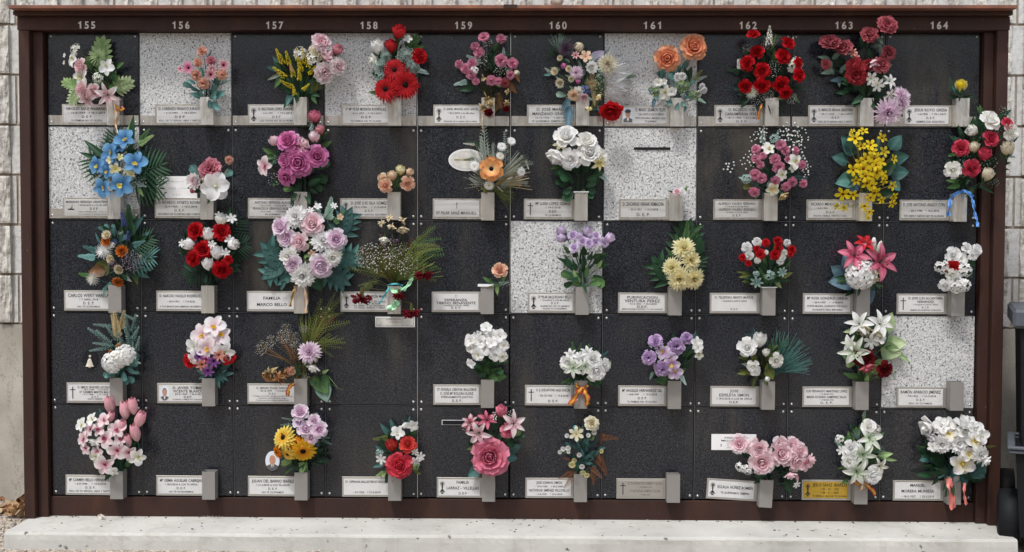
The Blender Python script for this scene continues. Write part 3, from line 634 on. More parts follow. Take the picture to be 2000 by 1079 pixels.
for (a0, a1, c0, c1) in ((x0 + g_, x1 - g_, z1 - g_ - .001, z1 - g_), (x0 + g_, x1 - g_, z0 + g_, z0 + g_ + .001), (x0 + g_, x0 + g_ + .001, z0 + g_ + .0012, z1 - g_ - .0012), (x1 - g_ - .001, x1 - g_, z0 + g_ + .0012, z1 - g_ - .0012)): b.box(a0, a1, -.0056, -.0053, c0, c1)
for a in (x0 + .003, x1 - .003):
    for c_ in (z0 + .003, z1 - .003): disc(b, a, c_, .0012, .0012, -.0042, 0, 8)
for s, w_, zz in (('TU ESPOSA E HIJOS, NUNCA TE', .075, z1 - .013), ('TE OLVIDAREMOS', .05, z1 - .024)):
    V, F = text_geo(s, .003, w_); b.add([[(x0 + x1) / 2 - .002 + a, -.0056, zz + q] for a, q in V], F)
b.build('border_and_lettering', M['ink'], e, fixn=False)
# faded white card behind the second-row plate
e = empty('faded_card', (P(306, 387)[0], 0, P(306, 387)[1])); tag(e, 'faded white card with grey handwriting standing behind the plate under number 156', 'card')
x0, z1 = P(306, 344.5); x1, z0 = P(385.5, 392)
b = MB(); b.box(x0, x1, -.003, -.0005, z0, z1); b.build('card', M['card'], e)
b = MB()
for s, px, py, cp, w_ in (('Flia Bello Ayneto Rovira', 345, 356, .0035, .07), ('22-4-1929   10-5-2018', 346, 369, .003, .075), ('D  E  P', 345, 382, .005, .03)):
    V, F = text_geo(s, cp, w_); q = P(px, py); b.add([[q[0] + a, -.0034, q[1] + t] for a, t in V], F)
b.build('lettering', mat_plain('pale_grey_ink', (.34, .35, .35), .6), e, fixn=False)
b = MB()
for a in range(3): X, Z = P(312 + a * 4, 386.5 - a * 4); b.add([[X, -.0034, Z], [X + .012, -.0034, Z], [X + .016, -.0034, Z + .006], [X + .005, -.0034, Z + .006]], [(0, 1, 2, 3)])
b.build('photo_strip', M['suit'], e, fixn=False)
# oval enamel medallion, second row
e = empty('oval_medallion', (P(906, 335)[0], 0, P(906, 335)[1])); tag(e, 'white oval enamel plate with faded lines behind the orange flower under number 159', 'oval plate')
X, Z = P(911, 313)
for nme, rx, rz, y, mm in (('rim', .077, .0475, -.004, M['card']), ('line', .0725, .0435, -.0046, M['frame']), ('rim', .0708, .042, -.0050, M['card']), ('line', .068, .0392, -.0054, M['frame']), ('face', .0665, .0378, -.0060, M['oldcard'])):
    b = MB(); disc(b, X, Z, rx, rz, y, 0, 48, .003 if nme == 'rim' and y > -.0045 else 0.0005); b.build({'line': 'grey_line'}.get(nme, nme), mm, e)
b = MB(); b.add([[X - .052, -.0064, Z + .004], [X + .02, -.0064, Z + .007], [X + .022, -.0064, Z - .004], [X - .054, -.0064, Z - .003]], [(0, 1, 2, 3)]); b.build('worn_inscription', mat_plain('worn_gold', (.33, .29, .18), .6, 0, .4, 120), e, fixn=False)
# bell-shaped ornament, fourth row
e = empty('ornament', (P(176, 718)[0], 0, P(176, 718)[1])); tag(e, 'small ivory bell-shaped figure on a dotted dark oval under number 155', 'ornament')
X, Z = P(176.5, 702); b = MB(); disc(b, X, Z, .034, .043, -.002, 0, 30, .0017); b.build('dotted_oval', M['black'], e)
b = MB()
for i in range(-3, 4):
    for j in range(-4, 5):
        xx, zz = i * .008 + (.004 if j % 2 else 0), j * .009
        if (xx / .03) ** 2 + (zz / .04) ** 2 < 1 and (abs(xx) > .01 or zz > 0): disc(b, X + xx, Z + zz, .0012, .0012, -.0024, 0, 6)
b.build('dots', M['pewter'], e, fixn=False)
b = MB(); seg = 14
pf = [(.001, .0), (.006, -.002), (.009, -.010), (.013, -.022), (.018, -.034), (.0195, -.036), (.006, -.037), (.005, -.041), (.0, -.042)]
V = []
for rr, zz in pf:
    for i in range(seg):
        a = 2 * math.pi * i / seg; V.append([X + rr * math.cos(a), -.008 + .35 * rr * math.sin(a), Z + .004 + zz])
b.add(V, [(j * seg + i, j * seg + (i + 1) % seg, (j + 1) * seg + (i + 1) % seg, (j + 1) * seg + i) for j in range(len(pf) - 1) for i in range(seg)], 0, True); b.build('robe', M['ivory'], e)
b = MB(); disc(b, X, Z + .014, .0068, .0072, -.0045, 0, 18, .002); b.build('halo', M['pewter'], e)
b = MB(); disc(b, X, Z + .014, .0047, .005, -.0052, 0, 14, .0005); b.build('face', M['ivory'], e)
# oval portrait, bottom row
e = empty('oval_portrait', (P(531, 919)[0], 0, P(531, 919)[1])); tag(e, 'oval ceramic photo of an old man in suit and tie beside the sunflowers', 'portrait')
X, Z = P(532.5, 900); portrait(e, X, Z, .062, .085, -.004, True, 'tie')
# leaning white card, bottom row
e = empty('paper_card', (P(1388, 880)[0], 0, P(1388, 880)[1])); tag(e, 'white printed paper card half hidden by the pink roses under number 162', 'card')
x0, z1 = P(1389.5, 848); x1, z0 = P(1476.5, 879.5)
b = MB(); b.box(x0, x1, -.003, -.0005, z0, z1); b.build('card', M['card'], e)
b = MB()
for s, px, py, cp, w_ in (('PASCUAL', 1432, 856.8, .0075, .075), ('MORENO', 1428, 862.5, .0075, .085), ('2', 1408, 872, .011, .008)):
    V, F = text_geo(s, cp, w_); q = P(px, py); b.add([[q[0] + a, -.0034, q[1] + t] for a, t in V], F)
for k_ in range(3): q = P(1428, 867 + k_ * 4); b.add([[q[0] - .02, -.0034, q[1]], [q[0] + .04, -.0034, q[1]], [q[0] + .04, -.0034, q[1] + .0012], [q[0] - .02, -.0034, q[1] + .0012]], [(0, 1, 2, 3)])
b.build('lettering', M['ink'], e, fixn=False)
# ------------------------------------------------------------------ bins at the right
def bin_(name, label, corner, topz, rotz, w0, w1, dpt, lid, rimh, wheels=False):
    e = empty(name, (corner[0], corner[1], 0)); tag(e, label, 'bin')
    c, s = math.cos(rotz), math.sin(rotz)
    def T(v): v = np.asarray(v, float).copy(); x = v[:, 0].copy(); y = v[:, 1].copy(); v[:, 0] = corner[0] + x * c - y * s; v[:, 1] = corner[1] + x * s + y * c; return v
    def bx(x0, x1, y0, y1, z0, z1, bv=.006):
        q = MB(); q.box(x0, x1, y0, y1, z0, z1, bv=bv); q.v = [T(q.v[0])]; return q
    # tapered body (x to the right, y towards the back wall)
    t = .035; V = [[t, -dpt + t, .05], [w0 - t, -dpt + t, .05], [w0 - t, -t, .05], [t, -t, .05], [.012, -dpt + .012, topz - rimh], [w0 - .012, -dpt + .012, topz - rimh], [w0 - .012, -.012, topz - rimh], [.012, -.012, topz - rimh]]
    q = MB(); q.add(T(V), [(0, 1, 2, 3), (4, 5, 6, 7), (0, 1, 5, 4), (1, 2, 6, 5), (2, 3, 7, 6), (3, 0, 4, 7)]); q.build('body', M['black'], e)
    if lid:
        bx(-.02, w0 + .02, -dpt - .02, .02, topz - rimh + .0006, topz - .012, .012).build('rim', M['greyp'], e)
        q = MB()
        V = []; n_ = 9
        for i in range(n_):
            for j in range(n_):
                u, v_ = i / (n_ - 1), j / (n_ - 1); V.append([.0 + u * w0, -dpt + v_ * dpt, topz - .0115 + .03 * (math.sin(math.pi * u) * math.sin(math.pi * v_)) ** .5])
        q.add(T(V), [(i * n_ + j, (i + 1) * n_ + j, (i + 1) * n_ + j + 1, i * n_ + j + 1) for i in range(n_ - 1) for j in range(n_ - 1)], 0, True); q.build('lid', M['greyp'], e)
    else:
        for k, dz in enumerate((0, .016)):
            o = .018 - .006 * k
            q = MB()
            q.box(-o, w0 + o, -dpt - o, -dpt + .012, topz - .012 - dz, topz - dz, bv=.003); q.box(-o, w0 + o, -.012, o, topz - .012 - dz, topz - dz, bv=.003)
            q.box(-o, .012, -dpt + .013, -.013, topz - .012 - dz, topz - dz, bv=.003); q.box(w0 - .012, w0 + o, -dpt + .013, -.013, topz - .012 - dz, topz - dz, bv=.003)
            q.v = [T(np.concatenate(q.v))]; q.build('rim', M['greyp'], e)
    if wheels:
        for yy in (.0, -dpt + .1):
            q = MB(); n_ = 24; V = []
            for xx, rr in ((-.062, .085), (-.055, .118), (-.018, .122), (.02, .122), (.025, .085)):
                for i in range(n_): a = 2 * math.pi * i / n_; V.append([xx, yy + rr * math.cos(a), .096 + rr * math.sin(a)])
            F = [(k * n_ + i, k * n_ + (i + 1) % n_, (k + 1) * n_ + (i + 1) % n_, (k + 1) * n_ + i) for k in range(4) for i in range(n_)] + [tuple(range(n_)), tuple(4 * n_ + i for i in range(n_))]
            q.add(T(V), F, 0, True); q.build('wheel', M['black'], e)
    return e
qa = at(1977, 600, -.28); bin_('waste_container', 'tall dark waste container with grey lid at the right edge', (float(qa[0]), .28), float(qa[2]) + .035, R(-20), .62, 0, .55, True, .09, True)
qb = at(1976, 849, -.03); bin_('rubbish_bin', 'lower dark open rubbish bin with a grey ribbed rim at the right edge', (float(qb[0]), .03), float(qb[2]) + .01, R(-22), .4, 0, .36, False, .02)
# ------------------------------------------------------------------ leaves, debris
b = MB()
def crumple(b, c, s, rs, mi=0):
    n_ = 5; V = []
    ax = rs.randn(3); ax /= np.linalg.norm(ax); th = rs.uniform(0, 6.28); K = np.array([[0, -ax[2], ax[1]], [ax[2], 0, -ax[0]], [-ax[1], ax[0], 0]]); Q = np.eye(3) + math.sin(th) * K + (1 - math.cos(th)) * K @ K
    cu = rs.uniform(1.0, 2.6)
    for i in range(n_ + 1):
        for j in range(-2, 3):
            u = i / n_; w_ = .42 * math.sin(math.pi * u ** .8 * .97 + .05); a = cu * (u - .5)
            y = math.sin(a) / cu; zc_ = (1 - math.cos(a)) / cu; p = np.array([j / 2 * w_, y, zc_ + .5 * (j / 2 * w_) ** 2 * cu + .05 * rs.randn()])
            V.append(Q @ p * s + c)
    b.add(V, [(i * 5 + j, i * 5 + j + 1, (i + 1) * 5 + j + 1, (i + 1) * 5 + j) for i in range(n_) for j in range(4)], mi, True)
for i in range(85):
    x = rnd.uniform(-.75, -.08) if i < 55 else rnd.uniform(-.30, -.06); y = rnd.uniform(.20, .50); h = max(0, .075 * math.exp(-((x + .14) / .12) ** 2)) * rnd.random()
    crumple(b, np.array([x, y, -.006 + h]), rnd.uniform(.05, .10), nr, rnd.choice((0, 0, 1, 2)))
tag(b.build('dry_leaves', [mat_plain('dry_leaf_tan', (.36, .22, .11), .8, 0, .35, 30), mat_plain('dry_leaf_brown', (.20, .085, .035), .8, 0, .4, 30), mat_plain('dry_leaf_pale', (.45, .34, .22), .8, 0, .3, 30)], fixn=False), 'heap of dry brown fallen leaves on the ground left of the frame', 'dry leaves', kind='stuff')
b = MB()
for i in range(420):
    x = rnd.uniform(-.5, px0 - .01) if i % 3 else rnd.uniform(-.6, 4.4); y = rnd.uniform(-.4, .25) if i % 3 else rnd.uniform(-.36, -.30); s = rnd.uniform(.003, .011)
    V = nr.randn(8, 3); V /= np.linalg.norm(V, axis=1)[:, None]; base = np.array([[i_, j_, k_] for i_ in (-1, 1) for j_ in (-1, 1) for k_ in (-1, 1)]) * .6 + .3 * V
    b.add(base * s * [1, 1, .7] + [x, y, s * .4 - .028], [(0, 1, 3, 2), (4, 6, 7, 5), (0, 4, 5, 1), (2, 3, 7, 6), (0, 2, 6, 4), (1, 5, 7, 3)], rnd.choice((0, 1)))
tag(b.build('loose_gravel', [mat_plain('pale_stone', (.45, .40, .34), .9, 0, .3, 20), mat_plain('grey_stone', (.28, .26, .24), .9, 0, .3, 20)], fixn=False), 'loose pale gravel scattered along the foot of the concrete plinth', 'gravel', kind='stuff')
q = at(197, 1017, .06); b = MB(); crumple(b, np.array([float(q[0]), -.06, PT + .012]), .03, nr); crumple(b, np.array([float(q[0]) + .01, -.065, PT + .010]), .022, nr)
tag(b.build('fallen_petal', M['ivory'], fixn=False), 'crumpled pale fallen petal lying on the left of the concrete plinth', 'petal')
b = MB()
for i in range(150):
    x = rnd.uniform(px0 + .05, px1 - .05); y = -rnd.uniform(.01, .28) if i % 2 else -rnd.uniform(.008, .04); s_ = rnd.uniform(.0012, .0038)
    base = np.array([[i_, j_, k_] for i_ in (-1, 1) for j_ in (-1, 1) for k_ in (-1, 1)]) * .7 + .25 * nr.randn(8, 3)
    b.add(base * s_ * [1.4, 1, .6] + [x, y, PT + s_ * .5], [(0, 1, 3, 2), (4, 6, 7, 5), (0, 4, 5, 1), (2, 3, 7, 6), (0, 2, 6, 4), (1, 5, 7, 3)], rnd.choice((0, 0, 1)))
tag(b.build('grit', [mat_plain('dark_grit', (.06, .05, .04), .9, 0, .4, 50), mat_plain('pale_grit', (.40, .34, .26), .9, 0, .3, 50)], fixn=False), 'small specks of grit and plant crumbs scattered on the concrete plinth', 'grit', kind='stuff')
q = at(413, 1008, .02); b = MB()
for i in range(26):
    a = rnd.uniform(-.03, .03); l = rnd.uniform(.01, .03); an = rnd.uniform(0, 3.14); x = float(q[0]) + a; y = -.02 - rnd.random() * .02; dx, dz_ = math.cos(an) * l, abs(math.sin(an)) * l * .5
    b.add([[x, y, PT + .001], [x + .0015, y, PT + .001], [x + dx, y - .005, PT + .002 + dz_], [x + dx - .001, y - .005, PT + .003 + dz_]], [(0, 1, 2, 3)])
tag(b.build('dry_tuft', M['ivory'], fixn=False), 'small pale tuft of dry stems on the plinth below number 156', 'dry tuft')
q = at(1080, 9, .12); b = MB(); crumple(b, np.array([float(q[0]) + .02, -.08, zc1 + .012]), .07, np.random.RandomState(3)); tag(b.build('fallen_leaf', M['ivory'], fixn=False), 'pale dry leaf lying on top of the rusty cap above number 160', 'leaf')
# ------------------------------------------------------------------ added, unseen: pillars and gaps shaped to streak the stone and steel reflections
arc = empty('reflection_arcade', (1.5, -13, 0)); tag(arc, 'unseen cream pillared building added behind the camera for its reflections', 'building')
b = MB(); b.box(-9, 12, -16.2, -16, 0, 4.6); b.build('rear_wall', M['render'], arc)
b = MB(); b.box(-9, 12, -16, -12.6, 3.4, 4.0); b.box(-9.2, 12.2, -16.2, -12.4, 4.0, 4.15); b.build('roof_slab', M['cream'], arc)
for x in (-7.6, -5.2, -2.8, -.5, 1.35, 3.1, 4.6, 6.9, 9.3):
    b = MB(); b.box(x - .42, x + .42, -13.2, -12.7, .0, 3.4, bv=.02); b.build('pillar', M['cream'], arc)
# ------------------------------------------------------------------ flower builders (unit size, then placed)
FR = np.random.RandomState(11)
def prof_round(s): return np.power(np.clip(s, 0, 1), .55) * np.power(np.clip(1 - s ** 5, 0, 1), .5) * 1.05
def prof_point(s): return np.sin(np.pi * np.clip(s, 0, 1) ** .75) ** .8
def prof_ovate(s): return np.sin(np.pi * np.clip(s, 0, 1) ** .62) ** .9
def prof_strap(s): return np.minimum(1, .35 + 2.2 * s) * np.power(np.clip(1 - s ** 4, 0, 1), .6)
def prof_fan(s): return .12 + .88 * s
def prof_wide(s): return np.sin(np.pi * np.clip(s, 0, 1) ** .95) ** .55
PROF = dict(w=prof_wide, r=prof_round, p=prof_point, o=prof_ovate, s=prof_strap, f=prof_fan)
class T:
    """flower template: vertices, faces, tint position (0 inner colour .. 1 outer), zone (0 petal, 1 centre, 2 green)"""
    def __init__(s): s.v = []; s.f = []; s.t = []; s.z = []; s.j = []; s.n = 0
    def add(s, v, f, t, z=0, j=None):
        v = np.asarray(v, float); s.v.append(v); s.f += [tuple(i + s.n for i in q) for q in f]
        s.t.append(np.broadcast_to(np.asarray(t, float), (len(v),)).copy()); s.z.append(np.full(len(v), z)); s.j.append(np.full(len(v), FR.uniform(-1, 1) if j is None else j)); s.n += len(v)
    def petal(s, L, W, el0, el1, az, r0=0., z0=0., pr='r', cup=.35, ruf=0., nu=5, nv=4, t0=0., t1=1., zone=0, lift=0., rk=7, fold=0.):
        u = np.linspace(0, 1, nu + 1); v = np.linspace(-1, 1, nv + 1)
        th = np.radians(el0 + (el1 - el0) * u); r = np.concatenate([[0], np.cumsum((np.cos(th[1:]) + np.cos(th[:-1])) / 2)]) / nu * L
        z = np.concatenate([[0], np.cumsum((np.sin(th[1:]) + np.sin(th[:-1])) / 2)]) / nu * L
        w = np.maximum(PROF[pr](u) * W / 2, .004)
        U, Vv = np.meshgrid(u, v, indexing='ij'); Wd = w[:, None]; ph = FR.uniform(0, 6.3)
        off = cup * Vv ** 2 * Wd + ruf * U ** 1.5 * np.sin(Vv * rk + ph + U * 3) - fold * (1 - np.abs(Vv)) * Wd
        X = Vv * Wd * (1 + 0 * U); Rr = r[:, None] - np.sin(th)[:, None] * off + r0; Z = z[:, None] + np.cos(th)[:, None] * off + z0
        a = math.radians(az); c, sn = math.cos(a), math.sin(a)
        P_ = np.stack([Rr * c - X * sn, Rr * sn + X * c, Z], -1).reshape(-1, 3)
        k = nv + 1; F = [(i * k + q, i * k + q + 1, (i + 1) * k + q + 1, (i + 1) * k + q) for i in range(nu) for q in range(nv)]
        tt = t0 + (t1 - t0) * U ** 1.3
        if fold > .08: tt = tt * .75 + .45 * (1 - np.abs(Vv)) ** 4 + .10 * np.sin(U * 34 + np.abs(Vv) * 3)   # midrib and side veins
        s.add(P_, F, tt.reshape(-1), zone)
    def blob(s, c, r, zone=1, t=.5, seg=7, rows=4, sq=(1, 1, 1), j=None):
        V = []
        for i in range(rows + 1):
            p = math.pi * i / rows
            for q in range(seg): a = 2 * math.pi * q / seg; V.append([c[0] + r * sq[0] * math.sin(p) * math.cos(a), c[1] + r * sq[1] * math.sin(p) * math.sin(a), c[2] + r * sq[2] * math.cos(p)])
        s.add(V, [(i * seg + q, (i + 1) * seg + q, (i + 1) * seg + (q + 1) % seg, i * seg + (q + 1) % seg) for i in range(rows) for q in range(seg)], t, zone, j)
    def tube(s, pts, r0, r1, zone=2, t=.5, seg=5):
        pts = np.asarray(pts, float); V = []
        for i, p in enumerate(pts):
            d = pts[min(i + 1, len(pts) - 1)] - pts[max(i - 1, 0)]; d = d / (np.linalg.norm(d) + 1e-9)
            a = np.cross(d, [0, 0, 1.] if abs(d[2]) < .9 else [1., 0, 0]); a /= np.linalg.norm(a); b_ = np.cross(d, a); r = r0 + (r1 - r0) * i / (len(pts) - 1)
            for q in range(seg): an = 2 * math.pi * q / seg; V.append(p + r * (math.cos(an) * a + math.sin(an) * b_))
        s.add(V, [(i * seg + q, i * seg + (q + 1) % seg, (i + 1) * seg + (q + 1) % seg, (i + 1) * seg + q) for i in range(len(pts) - 1) for q in range(seg)], t, zone)
    def sub(s, o, M3, off, sc):
        """merge another template"""
        v = np.concatenate(o.v) * sc @ np.asarray(M3).T + off
        s.v.append(v); s.f += [tuple(i + s.n for i in q) for q in o.f]; s.t.append(np.concatenate(o.t)); s.z.append(np.concatenate(o.z)); s.j.append(np.concatenate(o.j) * 1.); s.n += len(v)
def U(a, b): return FR.uniform(a, b)
def calyx(t, n=5, L=.5, W=.2, el0=-10, el1=-30, z0=-.1):
    for i in range(n): t.petal(L, W, el0, el1, 360 / n * i + U(-9, 9), .03, z0, 'p', .2, nu=3, nv=2, zone=2)
def g_rose(full=1., open_=1.):
    t = T(); a0 = U(0, 360)
    t.blob((0, 0, .38), .13, 0, .0, 7, 4, (1, 1, 1.4), 0)
    L = [(3, .05, 88, 112, .48, .40, -.2, .6), (4, .11, 86, 97, .56, .52, -.2, .75), (4, .18, 82, 80, .60, .68, -.15, .85), (4, .25, 70, 56, .64, .86, -.1, .95), (5, .22, 52, 22, .78, .98, .15, 1.05), (5, .14, 30, -24, .98, 1.12, .3, 1.15)]
    if full > 1: L = [(3, .05, 88, 112, .44, .36, -.2, .8), (3, .09, 87, 103, .50, .44, -.2, .8), (4, .13, 86, 97, .55, .52, -.2, .85), (4, .18, 84, 88, .58, .62, -.2, .9), (4, .23, 79, 74, .60, .74, -.1, .95), (5, .27, 66, 44, .66, .84, 0, 1.), (5, .24, 46, 10, .78, .98, .1, 1.1), (6, .15, 26, -30, .97, 1.08, .3, 1.25)]
    for k, (n, r0, e0, e1, ll, ww, t0, t1) in enumerate(L):
        for i in range(n):
            t.petal(ll * U(.93, 1.05), ww * 1.05, e0 * open_ + U(-4, 4), e1 + U(-10, 10), a0 + k * 37 + 360 / n * i + U(-8, 8), r0, .02 - .012 * k, 'r', .42 if k < 4 else .24, .012 + .008 * k, 6, 5, t0, t1, rk=5)
    calyx(t, 5, .7, .26); return t
def g_ranun():
    t = T(); a0 = U(0, 360); t.blob((0, 0, .3), .16, 1, .2, 8, 4)
    for k in range(7):
        n = 5 + k; e = 88 - k * 9
        for i in range(n): t.petal(.42 + .075 * k, .42 + .05 * k, e, e + 42 - 6 * k, a0 + k * 29 + 360 / n * i, .06 + .035 * k, .1 - .02 * k, 'r', .5, .01, 4, 3, k / 8, .25 + k / 9)
    calyx(t); return t
def g_peony():
    t = T(); a0 = U(0, 360)
    for k in range(7):
        n = 5 + k; e = 80 - k * 11
        for i in range(n): t.petal((.6 + .06 * k) * U(.85, 1.1), .48 + .05 * k, e + U(-8, 8), e - 12 + U(-18, 18), a0 + k * 31 + 360 / n * i + U(-9, 9), .03, .03, 'r', .35, .05, 5, 4, k / 9, .35 + k / 10)
    calyx(t); return t
def g_carn(n=52, L=.85):
    t = T()
    for i in range(n):
        q = (i + .5) / n; el = 88 - 92 * q ** .75; t.petal(L * U(.85, 1.1) * (.8 + .2 * q), .42, el + U(-8, 8), el - 14 + U(-14, 14), i * 137.5 + U(-10, 10), .02, .0, 'f', .15, .07, 3, 5, 0., 1. if i % 3 else .6, rk=9)
    t.tube([[0, 0, 0], [0, 0, -.5]], .2, .1, 2); return t
def g_pom(n=110):
    t = T()
    for i in range(n):
        q = (i + .5) / n; el = 89 - 115 * q; t.petal(.92 * U(.92, 1.05), .23, el, el + 12, i * 137.5, .05, 0, 's', .9, .0, 3, 2, 0, 1.)
    return t
def g_mum(layers=5, n0=12, W=.17, tip='s', up=12):
    t = T(); a0 = U(0, 360); t.blob((0, 0, .08), .12, 1, .3)
    for k in range(layers):
        q = k / max(1, layers - 1); n = int(n0 + 4 * k); e = 80 - 78 * q
        for i in range(n): t.petal((.55 + .45 * q) * U(.88, 1.08), W * (1 + .25 * q), e + U(-6, 6), e + up - 24 * q + U(-8, 8), a0 + k * 17 + 360 / n * i + U(-5, 5), .05, .05 - .05 * q, tip, .55, .0, 4, 2, .1 * q, 1.)
    calyx(t, 5, .5, .2); return t
def g_zinnia(): return g_mum(4, 9, .34, 'r', 20)
def g_daisy(n=11, W=.36, layers=1, cr=.2, cz=.08, tip='s', droop=0):
    t = T(); a0 = U(0, 360)
    for k in range(layers):
        for i in range(n): t.petal((1 - .13 * (layers - 1 - k)) * U(.93, 1.05), W, 24 - 12 * k - droop, -4 - 10 * k - droop + U(-8, 8), a0 + k * 180 / n + 360 / n * i + U(-3, 3), cr * .55, .02 - .03 * k, tip, .4, .01, 4, 2, .0, 1.)
    t.blob((0, 0, .03), cr, 1, .5, 10, 5, (1, 1, .55))
    for i in range(16): a = i * 2.4; rr = cr * math.sqrt((i + .5) / 16) * .95; t.blob((rr * math.cos(a), rr * math.sin(a), .06 + cz * (1 - rr / cr)), cr * .17, 1, U(.2, 1), 4, 2)
    calyx(t, 6, .6, .22); return t
def g_lily(W=.44, el=48, e1=-28):
    t = T(); a0 = U(0, 360)
    for i in range(6): t.petal(1.15 * U(.95, 1.05), W * (1.12 if i % 2 else .86), el + U(-6, 6), e1 + U(-14, 10), a0 + 60 * i + U(-6, 6), .03, -.03 if i % 2 else 0, 'p', .30, .02, 7, 4, 0, 1., fold=.12)
    t.tube([[0, 0, -.3], [0, 0, 0], [0, 0, .1]], .09, .05, 2)
    for i in range(6):
        a = math.radians(i * 60 + a0 + 30); t.tube([[0, 0, 0], [.1 * math.cos(a), .1 * math.sin(a), .3], [.26 * math.cos(a), .26 * math.sin(a), .52]], .018, .012, 2, 1.); t.blob((.27 * math.cos(a), .27 * math.sin(a), .53), .045, 1, .5, 5, 3, (1.6, 1, .6))
    return t
def g_orchid():
    t = T(); a0 = 90 + U(-25, 25)
    for i, (da, W, L) in enumerate(((0, .62, 1.), (72, .88, 1.), (-72, .88, 1.), (144, .62, 1.), (-144, .62, 1.))): t.petal(L, W, 30 + U(-5, 10), -18 + U(-10, 10), a0 + da + U(-6, 6), .04, .0, 'w', .25, .025, 6, 4, 0, 1.)
    for i in (-1, 0, 1): t.petal(.45, .34, 70, 30, a0 + 180 + 38 * i, .03, .04, 'r', .5, .02, 4, 3, 0, 1., zone=1)
    t.blob((0, 0, .14), .1, 1, .9); return t
def g_five(W=.82, n=5, cr=.12, e0=26, e1=-2):
    t = T(); a0 = U(0, 360)
    for i in range(n): t.petal(1., W, e0, e1 + U(-9, 9), a0 + 360 / n * i, .02, 0, 'r', .12, .03, 4, 3, 0, 1.)
    t.blob((0, 0, .08), cr, 1, .6, 6, 3, (1, 1, .8)); return t
def g_magn():
    t = T(); a0 = U(0, 360)
    for k in range(2):
        for i in range(3): t.petal(1.05, .92, 42 - 14 * k, -12 - 12 * k + U(-14, 10), a0 + 60 * k + 120 * i + U(-8, 8), .03, .03 - .04 * k, 'w', .3, .05, 7, 5, .45, 1.6)
    t.blob((0, 0, .16), .13, 1, .6, 7, 4, (1, 1, 1.6)); return t
def tiltM(az, el):
    """rotation taking +z to direction with elevation el"""
    a, e = math.radians(az), math.radians(90 - el); Rz = np.array([[math.cos(a), -math.sin(a), 0], [math.sin(a), math.cos(a), 0], [0, 0, 1]]); Ry = np.array([[math.cos(e), 0, math.sin(e)], [0, 1, 0], [-math.sin(e), 0, math.cos(e)]]); return Rz @ Ry
def g_cluster(n=18, r=.34, dome_=.5, sub=None, pet=5):
    t = T(); subs = [sub() if sub else g_five(.85, pet, .13) for _ in range(3)]
    for i in range(n):
        q = math.sqrt((i + .4) / n); az = i * 137.5; d = tiltM(az, 90 - 75 * q); p = d @ np.array([0, 0, 1]) * [1 - r * .5, 1 - r * .5, dome_]; t.sub(subs[i % 3], d, p - [0, 0, .1], r * U(.85, 1.1))
    return t
def g_thistle(n=130):
    t = T()
    for i in range(n):
        q = (i + .5) / n; d = tiltM(i * 137.5, 90 - 125 * q); a = d @ np.array([0, 0, 1]); b_ = d @ np.array([1., 0, 0]); L = U(.8, 1.05); t.add([a * .1 - b_ * .02, a * .1 + b_ * .02, a * L + b_ * .035, a * L - b_ * .035], [(0, 1, 2, 3)], [0, 0, 1, 1], 0)
        t.blob(a * L, .05, 0, 1., 4, 2)
    return t
def g_spiky(n=90):
    t = T()
    for i in range(n): t.petal(U(.75, 1.1), .05, 85 - 85 * (i / n), 70 - 100 * (i / n) + U(-10, 10), i * 137.5, .02, 0, 's', .3, .0, 4, 1, 0, 1.)
    return t
def g_anemone():
    t = T()
    for k, n in ((0, 5), (1, 6)):
        for i in range(n): t.petal(.85 + .2 * k, 1.05, 44 - 22 * k, 16 - 26 * k + U(-10, 10), 360 / n * i + 30 * k + U(-5, 5), .05, .02 - .04 * k, 'r', .28, .05, 6, 5, 0, 1.)
    t.blob((0, 0, .08), .2, 1, .3, 10, 5, (1, 1, .7))
    for i in range(26): a = i * 2.4; t.tube([[.12 * math.cos(a), .12 * math.sin(a), .08], [.27 * math.cos(a), .27 * math.sin(a), .17]], .012, .02, 1, 1., 3)
    return t
# side-view things: axis is +z, unit length
def g_tulip():
    t = T(); a0 = U(0, 360)
    for k in range(2):
        for i in range(3): t.petal(1.22, .80, 22 + 6 * k, 128 - 4 * k, a0 + 60 * k + 120 * i, .0, 0, 'w', .55, .0, 8, 5, .1, 1.)
    t.tube([[0, 0, .02], [0, 0, -.5]], .06, .05, 2); return t
def g_bud(flare=0.):
    t = T(); a0 = U(0, 360)
    for k, (n, e0, e1, W) in enumerate(((3, 78, 108, .5), (3, 62, 108, .66), (4, 48, 106 - flare * .5, .78), (4, 38, 98 - flare, .86))):
        for i in range(n): t.petal(.98 - .02 * k, W, e0, e1 + U(-5, 5), a0 + 40 * k + 360 / n * i, .03, 0, 'r', .5, .006 + .008 * k, 7, 5, -.1, .75 + .1 * k)
    for i in range(5): t.petal(.55, .17, 20, 85, a0 + 72 * i, .05, -.03, 'p', .3, 0, 4, 2, zone=2)
    t.tube([[0, 0, .0], [0, 0, -.45]], .09, .04, 2); return t
def g_lilybud():
    t = T(); t.blob((0, 0, .5), .5, 0, .5, 8, 6, (.32, .32, 1)); return t
def g_carnside():
    """carnation seen from the side: green tube with a ruff of petals at the far end"""
    t = T(); t.tube([[0, 0, 0], [0, 0, .15], [0, 0, .5], [0, 0, .62]], .07, .15, 2, .6, 8)
    for i in range(34): q = i / 34; t.petal(.5 * U(.8, 1.1), .3, 70 - 75 * q, 30 - 60 * q + U(-15, 15), i * 137.5, .05, .5, 'f', .2, .06, 3, 4, 0, 1., rk=9)
    return t
